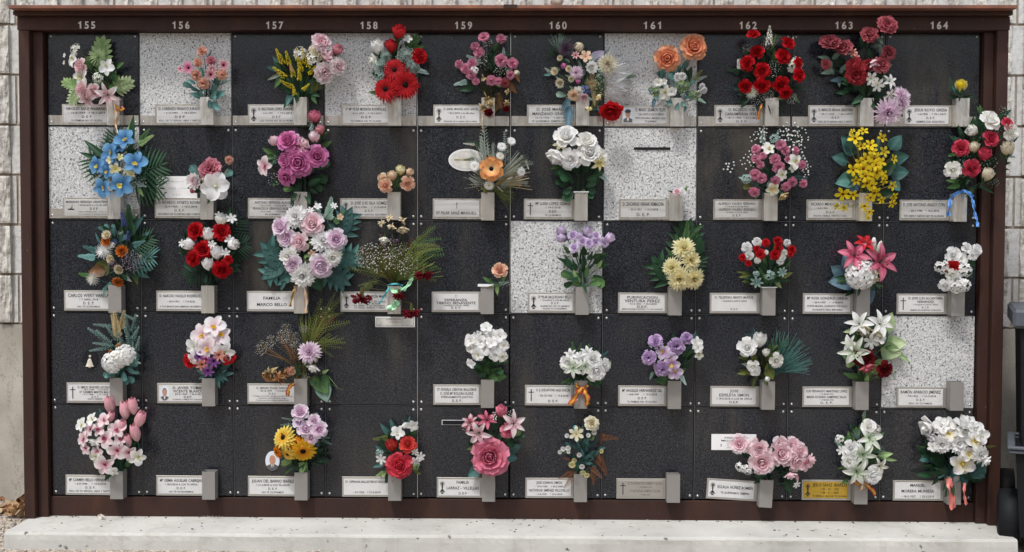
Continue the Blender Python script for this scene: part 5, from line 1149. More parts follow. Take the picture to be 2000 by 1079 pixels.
B(0,5,'A3','mixed rosebuds beside a crumpled clear wrapper','loose mixed bouquet of cream buds, plum blooms and clear film wrapping','''
green #4a6652
fill 1340 620 180 sg 26 80; grass 1150 420 150 sg 100; grass 1180 460 130 dg 150; grass 1170 420 140 sg 80; film 1540 660 330 ClF 38; film 1550 720 260 ClF 8; film 1560 640 280 ClF 20; wide 1440 500 130 LiP 40; leaf 1520 480 110 gry 55; fern 1560 640 230 mg 5; fern 1550 600 180 mg 15; round 1250 790 120 blu 250; round 1230 780 90 sg 170; leaf 1480 860 100 blu 310; thin 1430 680 190 tan 280; fernd 1480 620 260 ol 280; fern 1430 660 140 tan 80; leaf 1110 600 70 bgn 190; small 1110 600 70 gry 140; leaf 1260 860 190 blu 262
spk 1228 400 78 Plum; bud 1335 380 100 Crm 200 .8; ranun 1180 475 24 Ivo; bud 1210 535 60 Mag2 190 .6; ranun 1140 580 32 Crm; ranun 1250 560 26 Crm; star 1305 450 32 DaP; five 1385 460 45 PchY; gypd 1520 700 110 Crm; spk 1560 520 90 dw; mum 1560 520 75 Wc; mum 1310 590 55 Mau; ranun 1430 550 50 W; ranun 1272 640 26 Crm; bud 1325 665 52 Mag2 95 .5; ranun 1180 672 36 Crm; spk 1430 680 50 tan; jas 1380 740 38 Lav; zin 1330 745 46 W; zin 1290 770 50 PchY; ranun 1372 788 36 PkL; dry 1490 790 42 YlC; dry 1410 885 40 YlC
peony 1590 885 88 Rd2 270 .8; rib 8 blu 1290 850 1275 930 1265 1030''')
B(0,6,'A4','two big orange roses','two large orange roses above small white buds and dusty blue leaves','''
green #5d7a72
fill 620 700 150 bgn 30 70 round; leaf 680 560 110 gry 60; leaf 600 660 130 bgn 100; round 620 620 100 sg 90; leaf 700 680 150 dg2 70; leaf 720 640 100 dg2 110; round 540 680 110 gry 120; round 460 740 70 blu 170; leaf 450 800 80 blu 260; round 620 820 110 bgn 275; fern 740 680 140 ol 50; fern 760 660 120 gry 20; small 800 800 70 sg 330; round 700 760 80 blu 330; leaf 660 820 100 sg 270
rosx 765 385 98 OrY 80 .2; rosx 552 475 92 OrY 230 .15; jas 450 740 40 Gr; orch 540 750 62 W; magn 590 740 40 Wg; jas 680 700 48 Gr; round 625 740 70 blu 90; magn 480 670 36 W; magn 525 665 28 W; ranun 640 625 36 WW; ranun 672 620 32 WW; ranun 825 700 30 WW; ranun 845 730 28 WW; ranun 800 755 32 Wg; jas 770 770 36 Gr''')
B(0,7,'A4','deep red roses and baby breath','full round bouquet of deep red roses and white baby breath','''
green #1f3a24
fill 1350 620 230 dg2 50 100; fern 1160 560 110 dg 190; fern 1150 600 110 dg 160; leaf 1200 800 90 dg 200; fern 1520 700 150 dg 350; fern 1550 640 120 dg 20; leaf 1400 520 130 mg 80; leaf 1350 520 110 dg 110; fern 1560 760 100 mg 310; grass 1390 420 150 lg 90; small 1240 760 90 lg 150; small 1560 570 80 lg 60; small 1150 570 90 sg 95; leaf 1450 800 90 mg 20
spike 1380 290 150 W 92; spike 1570 340 80 W 90; spike 1130 520 80 W 100; gypd 1200 390 45 WW; gypd 1420 560 75 WW; gypd 1290 790 70 WW; gypd 1560 800 50 WW; jas 1590 530 60 Wg; spk 1235 750 55 Wg; gypd 1370 770 50 WW; gypd 1350 370 40 WW
rose 1250 285 50 Rd 100 .8; rose 1282 425 56 Rd; rose 1530 355 55 Rd; rose 1205 515 58 Rd; rose 1490 462 62 Rd; rose 1322 575 62 Rd; rose 1190 700 55 Rd; rose 1320 692 62 Rd; rose 1510 750 52 Rd; rose 1472 682 62 Rd; rose 1610 510 42 Rd; rose 1615 610 55 Rd 0 .5
rib 22 YR 1320 850 1300 900 1285 970''')
B(0,8,'A5','dusky red camellias','dusky red camellias on long sage-leaved stems with pink chrysanthemums drooping right','''
green #39492f
fill 610 700 120 dg 24 110; fill 560 500 120 dg 10 90; leaf 340 490 110 sg 165; leaf 350 480 110 sg 40; leaf 340 490 90 sg 270; leaf 370 570 120 sg 195; leaf 370 600 80 sg 140; leaf 420 600 100 sg 60; leaf 400 620 90 sg 280; leaf 440 640 110 blu 190; leaf 600 400 110 dg 100; leaf 720 290 90 sg 300; leaf 680 380 80 sg 10; leaf 760 460 110 sg 100; leaf 720 570 130 sg 20; leaf 730 640 60 sg 90; thin 560 680 150 dg 215; thin 600 720 170 dg 110; leaf 720 620 90 gry 340; leaf 570 690 170 dg 160; thin 640 780 260 dg 60; thin 620 780 280 dg 130
peony 795 215 78 Sal 80 .4; peony 650 290 66 Sal; peony 335 360 80 Sal 100 .7; peony 455 390 62 Sal; peony 310 520 40 Sal 200 .7; star 520 430 36 CrP; five 545 465 28 CrP; peony 805 435 58 Sal; peony 540 545 68 Dsk; peony 650 530 45 Dsk; peony 550 605 78 Dsk; bell 690 530 110 PkL 280; rose 752 525 70 Sal; four 670 640 50 W; four 720 690 50 W; lily 815 665 62 WW 40 .4; four 820 770 45 W; mum 915 785 82 Mau 30 .7; mum 810 910 110 Mau 260 .4; mum 920 830 70 Mau 20 .5''')
B(0,9,'A5','a single small yellow rosebud','single small yellow and white rosebud barely above its vase','''
green #2f5a3a
leaf 1380 800 90 dg 165; leaf 1410 800 90 dg 15; fern 1330 760 130 dg 100; small 1390 760 80 tg 60; small 1380 770 80 tg 130
bud 1398 700 120 YlC 90 .3; bud 1398 692 105 Yl 90 .34''')
B(1,0,'B1','sky blue orchids','sky blue orchids fanned with dark green palm leaves','''
green #35593a
fill 1010 480 190 dg 26 90; fan 1000 520 280 dg 150 .1; fan 1120 540 300 dg 20 .1; fan 1020 420 260 dg 100 .05; fan 1130 600 260 dg 350 .1; thin 930 420 300 dg 140; thin 900 420 240 dg 160; thin 940 380 200 dg 95; thin 1120 300 280 dg 85; fern 1180 260 160 mg 50; fern 1160 280 170 lg 30; small 1090 200 110 lg 80; leaf 1180 640 90 lg 300; small 1160 600 90 frost 340; gyp 1200 590 50 WW; gyp 820 540 45 WW; fern 900 590 90 tg 120
orch 1010 290 62 Blu; orch 1060 230 88 Blu 80 .3; orch 945 350 95 Blu 160 .4; orch 830 450 78 Blu; orch 940 440 75 Blu; orch 910 500 60 Blu; orch 1150 430 98 Blu 40 .3; five 1020 380 28 Wy; five 935 405 30 Wy; gyp 1100 400 40 WW; star 1085 490 40 Wy; five 1115 525 28 Wy; five 980 480 48 Wy; orch 880 640 85 Blu 220 .3; orch 1035 610 102 Blu 270 .2''')
B(1,1,'B1','a white magnolia and dusty pink peony','small arrangement of a white magnolia, dusty pink peony and grey-green leaves','''
green #4f6a58
fill 1760 620 90 dg 12 80; round 1720 560 150 bgn 130 .1; round 1880 540 110 bgn 20; leaf 1760 480 90 lg2 75; leaf 1730 660 100 dg 190; leaf 1780 690 100 lg2 215; thin 1880 560 110 gry 55; leaf 1890 590 70 gry 300; round 1770 670 110 dg 260; leaf 1650 600 60 bgn 230
carn 1945 405 42 CrP; ranun 1662 580 68 Wp 200 .3; peony 1790 490 92 Pk2 110 .3; carn 1632 668 24 Pk2; bell 1730 560 60 Crm 200; magn 1830 625 118 WW 320 .25''')
B(1,2,'B2','magenta roses','large magenta and pink roses with long pink buds rising into the top row','''
green #2c4a2a
fill 700 560 200 dg 30 130; leaf 470 400 150 mg 150; leaf 480 420 130 dg 220; leaf 450 400 120 mg 190; round 820 520 160 dg 30; round 800 590 150 dg 350; round 800 650 120 dg 330; round 700 640 130 dg 240; round 690 760 100 mg 300; round 640 700 110 mg 180; leaf 860 330 140 mg 30; leaf 820 90 100 mg 80; leaf 850 260 120 dg 60; thin 860 270 130 mg 50; leaf 780 100 100 dg 200; gyp 440 610 70 WW; gyp 470 430 40 WW; fern 780 180 120 frost 70; leaf 500 640 80 mg 200
bud 870 160 110 Pk2 110 .4; bud 820 40 140 PkR 88 .5; bud 818 225 130 PkL 90 .5; bud 450 265 120 PkL 120 .5; orch 370 490 90 Wp 190 .5; rose 640 240 45 Mau; rose 580 270 98 Mag2 100 .4; bell 720 290 100 PkL 30; orch 650 340 80 Wpink; rose 565 440 80 Mag2 180 .5; rose 840 405 98 Mag2 20 .3; rosx 675 455 120 Mag2 270 .12; rose 565 590 82 Mag2 230 .5''')
B(1,3,'B2','small peach rosebuds','short cluster of peach and cream rosebuds sitting low in the vase','''
green #54703c
fill 1570 650 80 mg 16 70; leaf 1600 560 70 lg 90; leaf 1500 640 60 tg 20
bud 1605 530 110 YlC 80 .5; bud 1690 550 90 PchY 60 .5; rose 1455 610 56 PchY; bud 1530 580 110 PchY 100 .5; rose 1470 670 62 Pch 240 .3; rose 1668 650 64 Pch 330 .3; round 1505 650 70 tg 110''')
B(1,4,'B3','one large orange anemone','large orange anemone among dry grasses and small white strawflowers','''
green #6b6d52
grass 690 620 360 gry 100; grass 720 640 380 gry 60; grass 740 660 330 tan 25; grass 700 660 260 gry 150; grass 720 700 220 ol 340; fernd 830 520 240 gry 30; fernd 800 600 220 gry 5; fern 640 420 200 gry 100; fern 600 300 130 dg 165; ndl 500 290 110 W 175; fern 560 420 110 dg 190; fern 600 680 130 gry 140; fern 780 700 150 gry 40; fern 930 440 110 dg 30; ndl 1030 480 90 W 290; ndl 780 700 80 W 315; gyp 600 640 90 tan; gyp 900 650 90 gry; gyp 1000 440 60 gry; ndl 880 600 70 W 200; leaf 660 740 80 ol 130; twig 660 500 420 gry 98; twig 830 480 300 gry 88
straw 800 312 42 WW; straw 890 262 40 WW; straw 785 400 36 W; straw 550 495 46 WW; straw 980 545 42 WW; straw 680 670 44 W; anem 702 520 110 Anem 90 .12''')
B(1,5,'B3','big white roses and calla-like blooms','mass of large white roses above dark green leaves','''
green #27402a
fill 1500 600 140 dg 30 120 round; round 1430 620 130 dg 200; round 1600 560 120 dg 320; leaf 1330 500 90 mg 190; round 1440 680 110 mg 230; round 1590 640 130 dg 290; small 1690 560 110 frost 320; gyp 1440 310 40 WW; fern 1400 360 130 dg 60; leaf 1560 700 100 mg 240
bell 1300 410 150 WW 240; rose 1390 225 105 WW 100 .5; lily 1345 285 75 Wy 200 .4; rose 1575 275 98 W 70 .6; rose 1430 425 92 WW 230 .3; rose 1695 400 72 W 20 .6; rose 1600 375 105 WW 70 .2; lily 1685 460 75 Wy 320 .4''')
B(1,6,'B4','a tiny pink rose sunk in its vase','tiny pink and white rose sunk to the rim of its vase','''
green #3c5a38
leaf 690 745 60 dg 150; leaf 770 745 80 mg 60; leaf 700 745 40 dg 170
rose 760 730 34 WW 60 .5; rose 715 730 36 PkL 100 .5''')
B(1,7,'B4','pink carnations with white berry sprigs','wide bouquet of pink carnations bristling with white berry sprigs','''
green #3d5a52
fill 1580 500 210 dg 36 80; fern 1500 300 150 frost 90; fern 1620 280 120 frost 80; small 1350 620 70 frost 160; round 1400 680 90 ol 180; leaf 1470 720 90 mg 240; fern 1700 600 200 tg 0; fern 1560 620 160 frost 270; fern 1500 600 120 tg 230; fern 1750 480 130 frost 30
berr 1460 230 90 W; berr 1500 180 60 W; berr 1700 200 90 W; berr 1770 240 110 W; berr 1370 440 90 W; berry 1200 500 60 W; berr 1830 350 110 W; berr 1850 200 90 W; berr 1900 520 80 W; jas 1610 240 40 frost
carn 1440 340 48 Pk3; orch 1550 335 62 W; carn 1665 300 58 Pk3; carn 1705 350 52 Pk3; carn 1800 350 42 Pk3; carn 1435 425 48 Pk3; carn 1505 395 40 Pk3; carn 1610 430 58 Pk3; carn 1480 480 40 Pk3; carn 1735 430 40 Pk3; orch 1790 450 70 W; orch 1770 510 40 W; carn 1645 500 62 Pk3; carn 1430 570 58 Pk3; orch 1670 570 55 W; carn 1490 600 52 Pk3; carn 1615 625 50 Pk3; carn 1770 635 52 Pk3; carn 1710 680 50 Pk3; jas 1350 610 38 frost; carn 1425 725 55 Pk3; orch 1590 700 60 Wc; bell 1690 770 70 tan 300; carn 1860 480 45 Pk3; carn 1870 650 45 Pk3''')
B(1,8,'B5','yellow dancing orchids','sprawling yellow dancing orchids with broad teal leaves','''
green #8c8450
wide 580 430 200 tg 135; wide 500 500 150 tg 165; wide 530 420 170 tg 95; wide 860 400 150 tg2 55; wide 850 480 160 tg 10; wide 850 600 170 tg 5; wide 780 590 150 dg 30; wide 600 620 140 dg 165; wide 560 640 180 tg2 195; wide 590 690 130 blu 205; wide 860 660 120 tg 310; wide 760 760 130 dg2 350; wide 700 780 130 dg2 130; leaf 760 420 130 tg 95
orchs 540 245 22 Yl; orchs 630 250 42 Yl; orchs 560 310 62 Yl; orchs 610 375 42 Yl; orchs 785 305 45 Yl; orchs 690 365 50 Yl; orchs 700 410 44 Yl; orchs 800 420 46 YlG; orchs 880 480 40 Yl; orchs 720 480 60 Yl; orchs 650 480 52 Yl; orchs 600 510 44 Yl; orchs 770 510 48 Yl; orchs 690 530 56 Yl; orchs 630 560 62 Yl; orchs 545 570 52 Yl; orchs 740 590 58 Yl; orchs 790 610 42 Yl; orchs 570 660 40 Yl; orchs 660 680 50 Yl; orchs 700 620 56 Yl; orchs 800 660 38 Yl; orchs 870 700 42 Yl; orchs 460 770 62 Yl; orchs 545 775 44 Yl; orchs 720 760 56 Yl; orchs 690 800 44 Yl; orchs 780 820 34 Yl; orchs 880 790 42 Yl; orchs 870 850 40 Yl 300 .6; orchs 640 870 44 Yl; orchs 680 920 38 Yl; orchs 408 875 32 YlG; orchs 470 885 36 YlG; orchs 670 970 28 Yl 270 .7; orchs 650 620 50 Yl; orchs 735 530 46 Yl; orchs 700 700 46 Yl''')
B(1,9,'B5','cream and crimson roses overlapping the post','cream and crimson rosebuds leaning over the right post, tied with blue ribbon','''
green #2d4a33
fill 1600 400 230 dg 40 120; leaf 1640 140 120 mg 120; leaf 1780 120 110 dg 30; leaf 1440 420 110 mg 200; leaf 1440 480 80 mg 230; leaf 1440 660 120 mg 180; leaf 1450 690 130 mg 195; leaf 1560 720 110 mg 230; thin 1600 700 150 dg 330; leaf 1600 270 130 mg 230; fern 1760 440 140 dg 350; leaf 1620 110 90 mg 100; leaf 1640 560 90 dg 300
gyp 1820 70 45 frost; gyp 1880 130 60 frost; gyp 1740 230 60 frost; gyp 1500 480 80 frost; gyp 1690 510 80 frost; gyp 1490 580 60 frost; gyp 1730 680 50 frost; gyp 1430 320 36 frost; gyp 1860 460 40 frost; gyp 1640 290 40 frost; gyp 1560 280 36 frost
rose 1690 160 88 W 60 .6; bud 1550 240 120 W 160 .5; rose 1840 185 55 RsR 40 .5; rose 1865 250 72 W 0 .4; rose 1700 310 66 RsR 60 .3; rose 1455 385 66 RsR 170 .4; bud 1565 380 110 Crm 100 .5; bud 1845 390 140 Crm 100 .6; bud 1655 440 140 RsR 100 .7; rose 1540 555 72 RsR 260 .2; rose 1385 570 68 W 210 .3; bud 1680 610 130 Crm 70 .6
rib 34 BluR 1345 960 1360 870 1375 800 1440 760 1500 755 1555 800; rib 26 BluR 1540 790 1560 860 1570 940 1590 1000 1595 1050''')
B(2,0,'C1','orange ranunculus, lavender and eucalyptus','wild bouquet of orange ranunculus, lavender, white buds and dark eucalyptus leaves','''
green #35524a
fill 1050 400 220 dg 40 90; thin 870 350 130 tg 120; thin 1060 330 280 dg 65; thin 1080 300 260 tg 55; leaf 1120 330 170 dg 25; leaf 1180 320 130 tg 45; fan 1100 440 230 tg 0; fan 1100 380 220 dg 30; leaf 1150 460 170 tg 5; leaf 1150 520 170 tg 350; leaf 1140 560 150 tg 335; leaf 1140 580 110 ol 285; small 1000 250 160 bgn 160; small 1100 230 220 dg 90; round 1000 280 80 sg 60; round 1010 320 100 bgn 50; round 930 210 60 bgn 130; round 980 220 60 bgn 110; small 820 450 150 bgn 175; small 830 400 130 tg 160; wide 930 520 170 ol 200; wide 900 560 150 brn2 185; small 800 620 130 mg 165; fern 960 660 120 tg2 215; fern 900 700 90 tg2 250; leaf 1060 600 90 gry 320; small 1120 350 120 bgn 20
lav 1045 120 140 Lav 95; lav 1085 260 90 Lav 80; ranun 910 262 40 Crm; ranun 912 312 46 OrR 160 .3; sed 970 315 26 Lav; spk 885 395 72 WW; jas 945 345 26 W; ranun 1038 400 52 OrR 60 .3; sed 1120 480 90 Plum2; sed 1050 460 40 Plum; jas 960 510 36 Plum2; ranun 950 462 42 Ivo 200 .4; spk 795 625 62 W; ranun 1015 545 42 Ivo 250 .3; dry 1195 440 30 gry; ranun 1008 645 48 OrR 270 .5''')
B(2,1,'C1','red roses with white rosebuds','red roses mixed with white rosebuds and starry white flowers on dark fern','''
green #173021
fill 1790 420 200 dg2 36 120; fan 1900 290 230 dg2 50 .1; fan 1920 380 200 dg2 15 .1; fern 1930 420 200 dg2 350; fern 1900 480 180 dg2 330; leaf 1620 400 110 mg 185; leaf 1640 350 90 dg 150; leaf 1750 580 100 dg 280; fan 1750 560 180 dg2 200; thin 1920 200 200 dg 75; round 1760 600 70 dg 260; leaf 1790 690 90 dg2 90
bud 1880 130 130 W 90 .5; four 1860 95 34 W; four 1965 120 42 WW; rose 1665 225 72 Rd 150 .3; rose 1880 232 74 Rd 60 .3; bud 1768 255 140 WW 80 .5; four 1712 245 36 WW; bud 1610 340 130 WW 150 .5; four 1550 330 32 WW; bud 1980 340 120 WW 20 .5; four 1945 300 40 WW; rose 1645 460 66 Rd 200 .4; rose 1725 385 74 Rd; four 1800 340 34 WW; bud 1842 410 140 WW 95 .6; four 1915 410 36 WW; rose 1935 470 40 Rd; bud 1765 505 130 WW 100 .5; rose 1885 545 78 Rd 300 .4''')
B(2,2,'C2','blush roses with big teal monstera leaves','largest bouquet, blush roses and white dahlias framed by teal monstera leaves','''
green #3a5a44
fill 640 430 230 dg 40 110; mons 500 600 330 tg 135 .05; mons 480 560 250 tg 215 .02; mons 930 320 260 tg 65 .05; mons 880 540 270 tg2 10 .05; mons 820 620 250 tg 330 .05; leaf 560 640 180 tg 215; wide 700 640 170 dg 300; small 830 220 190 sg 80; small 760 200 140 sg 100; small 880 240 130 mg 50; leaf 560 140 90 blu 95; round 560 260 90 blu 120; small 620 320 90 dg 200; leaf 480 700 90 tg 250
rose 455 265 80 Mau 160 .5; rose 500 350 80 Mau 200 .3; five 750 100 30 WW; four 880 95 28 WW; four 690 130 28 WW; five 930 185 26 PchY; zin 575 185 92 WW 110 .2; rosx 705 240 92 PkL 80 .2; star 660 335 24 PchY; rose 605 385 76 PkL 200 .2; rose 895 365 84 Mau 20 .3; zin 785 380 90 WW; five 700 385 26 Gr; zin 520 500 82 W 190 .3; zin 865 510 78 W 340 .4; rose 555 565 76 Mau 220 .3; five 700 480 28 PchY; jas 680 520 36 Gr; rosx 775 580 92 Mau 320 .2; zin 628 655 98 WW 270 .25; small 690 440 60 mg 100
rib 24 Goldr 570 745 545 820 525 910; rib 30 WhR 640 750 655 850 655 960''')
B(2,3,'C2','dried baby breath and withered flowers','withered bouquet of dried baby breath, dead heads and hanging dark red carnations','''
green #4a4a28
grass 1370 700 330 ol 120; grass 1370 700 330 ol 70; grass 1390 690 330 ol 95; twig 1440 600 330 ol 35; twig 1420 640 340 ol 60; twig 1430 620 330 ol 48; twig 1460 560 330 mg 25; twig 1400 660 320 brn2 75; twig 1340 640 300 ol 130; twig 1330 600 300 brn2 150; twig 1440 650 280 ol 355; twig 1500 470 270 ol 55; grass 1390 700 380 ol 40; twig 1470 520 300 mg 20; twig 1500 450 280 mg 40; twig 1450 560 330 mg 10; fernd 1480 480 260 ol 30; twig 1500 540 260 mg 350; twig 1430 640 260 mg 5; twig 1520 400 230 mg 15; twig 1300 660 320 ol 165; twig 1290 640 280 ol 145; twig 1320 560 240 brn 110; twig 1250 700 180 ol 190; fernd 1180 700 150 ol 250; stick 1320 700 260 brn 125; stick 1350 700 280 brn 100; stick 1360 420 180 ol 95; stick 1430 420 150 ol 80; stick 1290 320 90 ol 110; leaf 1490 700 90 MintR 60
gypd 1240 510 140 W; gypd 1160 500 110 W; gypd 1100 520 70 W; gypd 1340 440 100 W; gypd 1420 520 110 W; gypd 1480 590 90 W; dry 1270 230 45 DeadW; dry 1335 190 45 DeadW; dry 1350 260 52 DeadW; dry 1440 210 52 DeadW; bell 1440 290 70 DeadW 270; bell 1290 370 60 W 270; dry 1380 380 42 Plum
rib 16 TealR 1310 735 1380 725 1440 738; rib 34 MintR 1330 760 1380 790 1440 760; rib 32 MintR 1510 670 1500 710 1440 780; rib 62 MintR 1400 860 1370 895 1330 935; rib 16 TealR 1330 750 1290 820 1245 890
cside 1105 830 150 Bg 268 .1; cside 1405 815 90 Bg 268 .3; cside 1608 640 130 Bg 268 .1; cside 1510 950 130 Bg 272 .1''')
B(2,4,'C3','a single peach rose','single peach rose leaning right beside a white vase liner','''
green #3b5a34
leaf 690 690 110 mg 150; leaf 740 680 90 mg 40; leaf 720 700 100 lg 275; small 730 700 90 sg 10; gyp 790 690 45 WW; fern 640 730 60 ol 20; gyp 700 700 30 frost
rose 748 580 66 Pch 90 .45''')
B(2,5,'C3','lilac rosebuds on tall stems','tight bunch of lilac rosebuds held high over fresh green leaves','''
green #3a5a44
fill 1480 560 130 dg 26 100 small; round 1400 560 120 mg 140; round 1560 520 120 mg 30; leaf 1420 470 100 mg 100; leaf 1560 470 130 mg 20; leaf 1440 700 150 lg 110; round 1540 640 150 mg 330; round 1400 640 130 mg 160; round 1400 680 100 dg 200; leaf 1500 640 110 mg 80; round 1530 700 110 mg 10; leaf 1360 430 100 mg 130; small 1620 460 80 dg 10; round 1460 720 90 mg 150; leaf 1600 560 90 lg 60
bud 1290 235 110 Lil2 130 .4; bud 1290 290 110 Lil2 170 .5; rose 1388 275 46 Lil2; bud 1445 280 90 Lil2 100; bud 1515 240 100 Lil2 80 .5; rose 1590 275 40 Lil2; bud 1540 270 80 Lil2 90; rose 1472 325 46 Lil2; rose 1582 325 46 Lil2; rose 1528 340 46 Lil2; rose 1398 380 42 Lil2; bud 1710 295 110 Lil2 50 .5; rose 1660 332 44 Lil2''')
B(2,6,'C4','pale yellow chrysanthemums','five pale yellow chrysanthemums in front of broad dark green leaves','''
green #20402a
mons 740 420 330 dg 78 .05; mons 640 660 300 dg 132 .05; mons 830 560 180 dg 60; fern 760 330 190 mg 85; fern 800 330 170 mg 60; fern 720 400 150 mg 110; fern 660 470 120 mg 130; wide 830 440 190 dg 75; fill 740 480 90 dg 10 80; grass 700 740 110 mg 40
mum 745 385 100 YlC 90 .3; mum 805 490 92 YlC 20 .4; mum 645 555 88 YlC 180 .4; mum 832 650 95 YlC 320 .35; mum 705 650 105 YlC 230 .25''')
B(2,7,'C4','red and white mini carnations','rounded bunch of red and white mini carnations in a lipped vase','''
green #3c6142
fill 1480 560 150 dg 26 110; thin 1320 600 120 ol 175; leaf 1330 620 110 ol 190; leaf 1340 670 90 ol 185; leaf 1580 640 130 ol 20; leaf 1540 660 100 lg 310; leaf 1600 560 110 mg 40; thin 1480 700 200 mg 120; thin 1500 700 220 mg 70; leaf 1450 560 130 mg 95; fern 1400 620 110 mg 60
carn 1390 330 46 WW; carn 1465 338 42 Rd2; carn 1570 322 46 Rd2; carn 1650 338 40 WW; carn 1300 380 54 WW; carn 1385 390 36 Rd2; carn 1575 385 48 Rd2; carn 1690 395 46 Rd2; carn 1625 425 36 W; carn 1260 465 38 Rd2; carn 1318 448 48 WW; carn 1465 420 26 WW; carn 1418 438 52 Rd2; carn 1545 440 52 Rd2; carn 1390 490 34 W; carn 1680 440 30 Rd2; carn 1590 500 38 WW; carn 1312 515 34 Rd2; carn 1615 465 30 W; jas 1500 620 38 frost; star 1605 590 42 frost; star 1385 675 52 frost; jas 1380 610 24 frost''')
B(2,8,'C5','pink lilies over a white hydrangea','pink stargazer lilies rising over a white hydrangea head and blue-grey leaves','''
green #3c5c4a
fill 600 600 140 dg 20 90; wide 530 620 200 blu 150; wide 560 640 230 blu 185; wide 560 680 170 blu 330; wide 640 680 180 blu 290; wide 500 560 150 blu 100; leaf 500 640 90 mg 190; leaf 640 660 100 mg 320; leaf 720 680 90 mg 350; leaf 500 620 110 dg 180; thin 740 680 60 bgn 320
lily 650 340 95 Rd3 95 .7; lbud 722 345 140 W 92; lbud 770 365 120 Wg 78; lily 560 440 135 PkR 120 .45; lily 770 490 150 PkR 40 .35; hyd 620 590 125 WW 260 .15; jas 730 600 60 Wc''')
B(2,9,'C5','white blossoms around one small red rose','white blossoms around one crushed red rose, leaning to the right post','''
green #2a4a3c
fill 1420 560 110 dg 12 80; wide 1500 450 110 dg 320; leaf 1380 600 90 dg 160; leaf 1500 560 80 dg 300
rose 1510 370 44 WW; rose 1595 385 48 WW 20 .4; rose 1560 425 48 WW; rose 1400 430 66 WW 140 .2; magn 1470 460 52 WW; jas 1305 530 50 WW; peony 1395 530 58 Rd2; jas 1500 560 52 WW; rose 1390 595 50 W; rose 1430 630 42 WW; rose 1330 680 52 WW; jas 1430 690 62 WW; jas 1495 690 48 WW''')
B(3,0,'D1','frosted teal sprigs and a white hydrangea','frosted teal sprigs fanning left above a white hydrangea','''
green #3f6b60
ndl 880 200 170 frost 172; ndl 830 280 190 frost 140; ndl 880 300 170 frost 130; ndl 950 270 150 frost 120; ndl 880 360 170 frost 170; ndl 850 400 170 frost 190; ndl 1080 190 180 frost 92; ndl 1140 190 180 frost 75; ndl 1090 300 190 frost 105; ndl 1150 270 150 frost 60; ndl 1170 360 150 frost 72; ndl 1030 330 160 frost 100; ndl 1130 400 130 frost 85; ndl 1100 130 130 frost 150; fern 1000 330 260 tan 92; fern 990 250 180 tan 105; fern 1020 250 190 tan 75; gyp 1000 120 60 tan; fill 1050 560 120 bgn 22 90 round; round 980 610 110 bgn 185; round 1050 590 90 bgn 280; leaf 1080 560 110 bgn 330; leaf 1090 520 110 bgn 20; small 1110 490 90 frost 340
dry 1005 375 52 brn; dry 940 420 40 brn; hyd 945 520 85 WW 220 .3; hyd 1055 450 85 WW 70 .3; hyd 1000 490 75 W''')
B(3,1,'D1','white orchids over small purple daisies','white orchids stacked over small purple and coral daisies','''
green #2f5a55
fill 1830 560 110 tg 16 90; leaf 1830 620 150 tg2 215; leaf 1850 610 130 tg2 280; leaf 1850 590 130 tg 320; leaf 1870 580 120 tg 30; leaf 1750 610 90 tg2 160; thin 1850 600 110 tg 300
rose 1615 500 60 Rd2 200 .5; rose 1935 470 60 Rd2 0 .5
orch 1825 210 95 WpY 90 .4; orch 1720 280 98 WpY 140 .3; orch 1870 290 92 WpY 40 .3; orch 1800 330 88 WpY; orch 1650 380 78 WW 200 .4; orch 1900 420 92 WW 320 .4; orch 1760 390 92 WpY 260 .1; orch 1640 480 50 WW 210 .5
star 1690 465 52 Viol; star 1858 450 48 CoP; star 1815 500 58 Viol; star 1750 490 36 Mag2; star 1715 530 56 CoP; star 1765 580 56 Viol''')
B(3,2,'D2','a pale spidery chrysanthemum with dry twigs','pale chrysanthemum with dried baby breath, bronze twigs and a curled dead leaf bunch','''
green #5a5228
grass 720 480 360 ol 65; twig 740 430 330 brn 62; twig 760 360 300 brn 48; twig 800 430 250 ol 20; twig 860 200 260 ol 62; twig 640 560 280 brn 130;twig 750 390 330 ol 72; twig 800 330 260 ol 55; twig 770 330 330 ol 80; twig 790 300 330 ol 20; twig 800 400 260 ol 5; twig 780 420 240 ol 350; twig 880 160 260 ol 50; twig 870 180 170 ol 10; twig 820 440 160 ol 330; twig 700 420 90 ol 110; stick 620 600 300 brn 115; stick 620 600 340 brn 145; stick 620 600 350 brn 102; stick 600 580 330 brn 160; leaf 720 600 110 ol 110; leaf 780 590 90 ol 60; twig 680 620 130 mg 60; wide 770 700 130 mg 300; wide 800 720 170 mg 310; wide 840 760 180 sg 290; leaf 860 680 130 mg 300; stick 900 690 160 lg 310; stick 920 760 130 lg 330; twig 660 690 110 dg 30; twig 640 700 100 dg 70; leaf 850 670 70 lg 30; small 640 700 110 dg 100
gypd 530 290 60 W; gypd 690 280 40 W; gypd 500 350 65 W; gypd 400 395 65 W; gypd 320 450 75 W; gypd 590 370 70 W; gyp 620 430 50 W; swirl 430 680 135 brn; dry 400 660 80 tan; dry 520 670 70 brn; dry 370 690 60 brn2; dry 460 700 70 brn; dry 500 740 50 rustb; gyp 710 700 36 WW; mum 738 490 98 Mau 90 .3; carn 580 650 46 Pch; bell 770 630 80 W 250
rib 40 YR 545 870 560 800 600 760''')
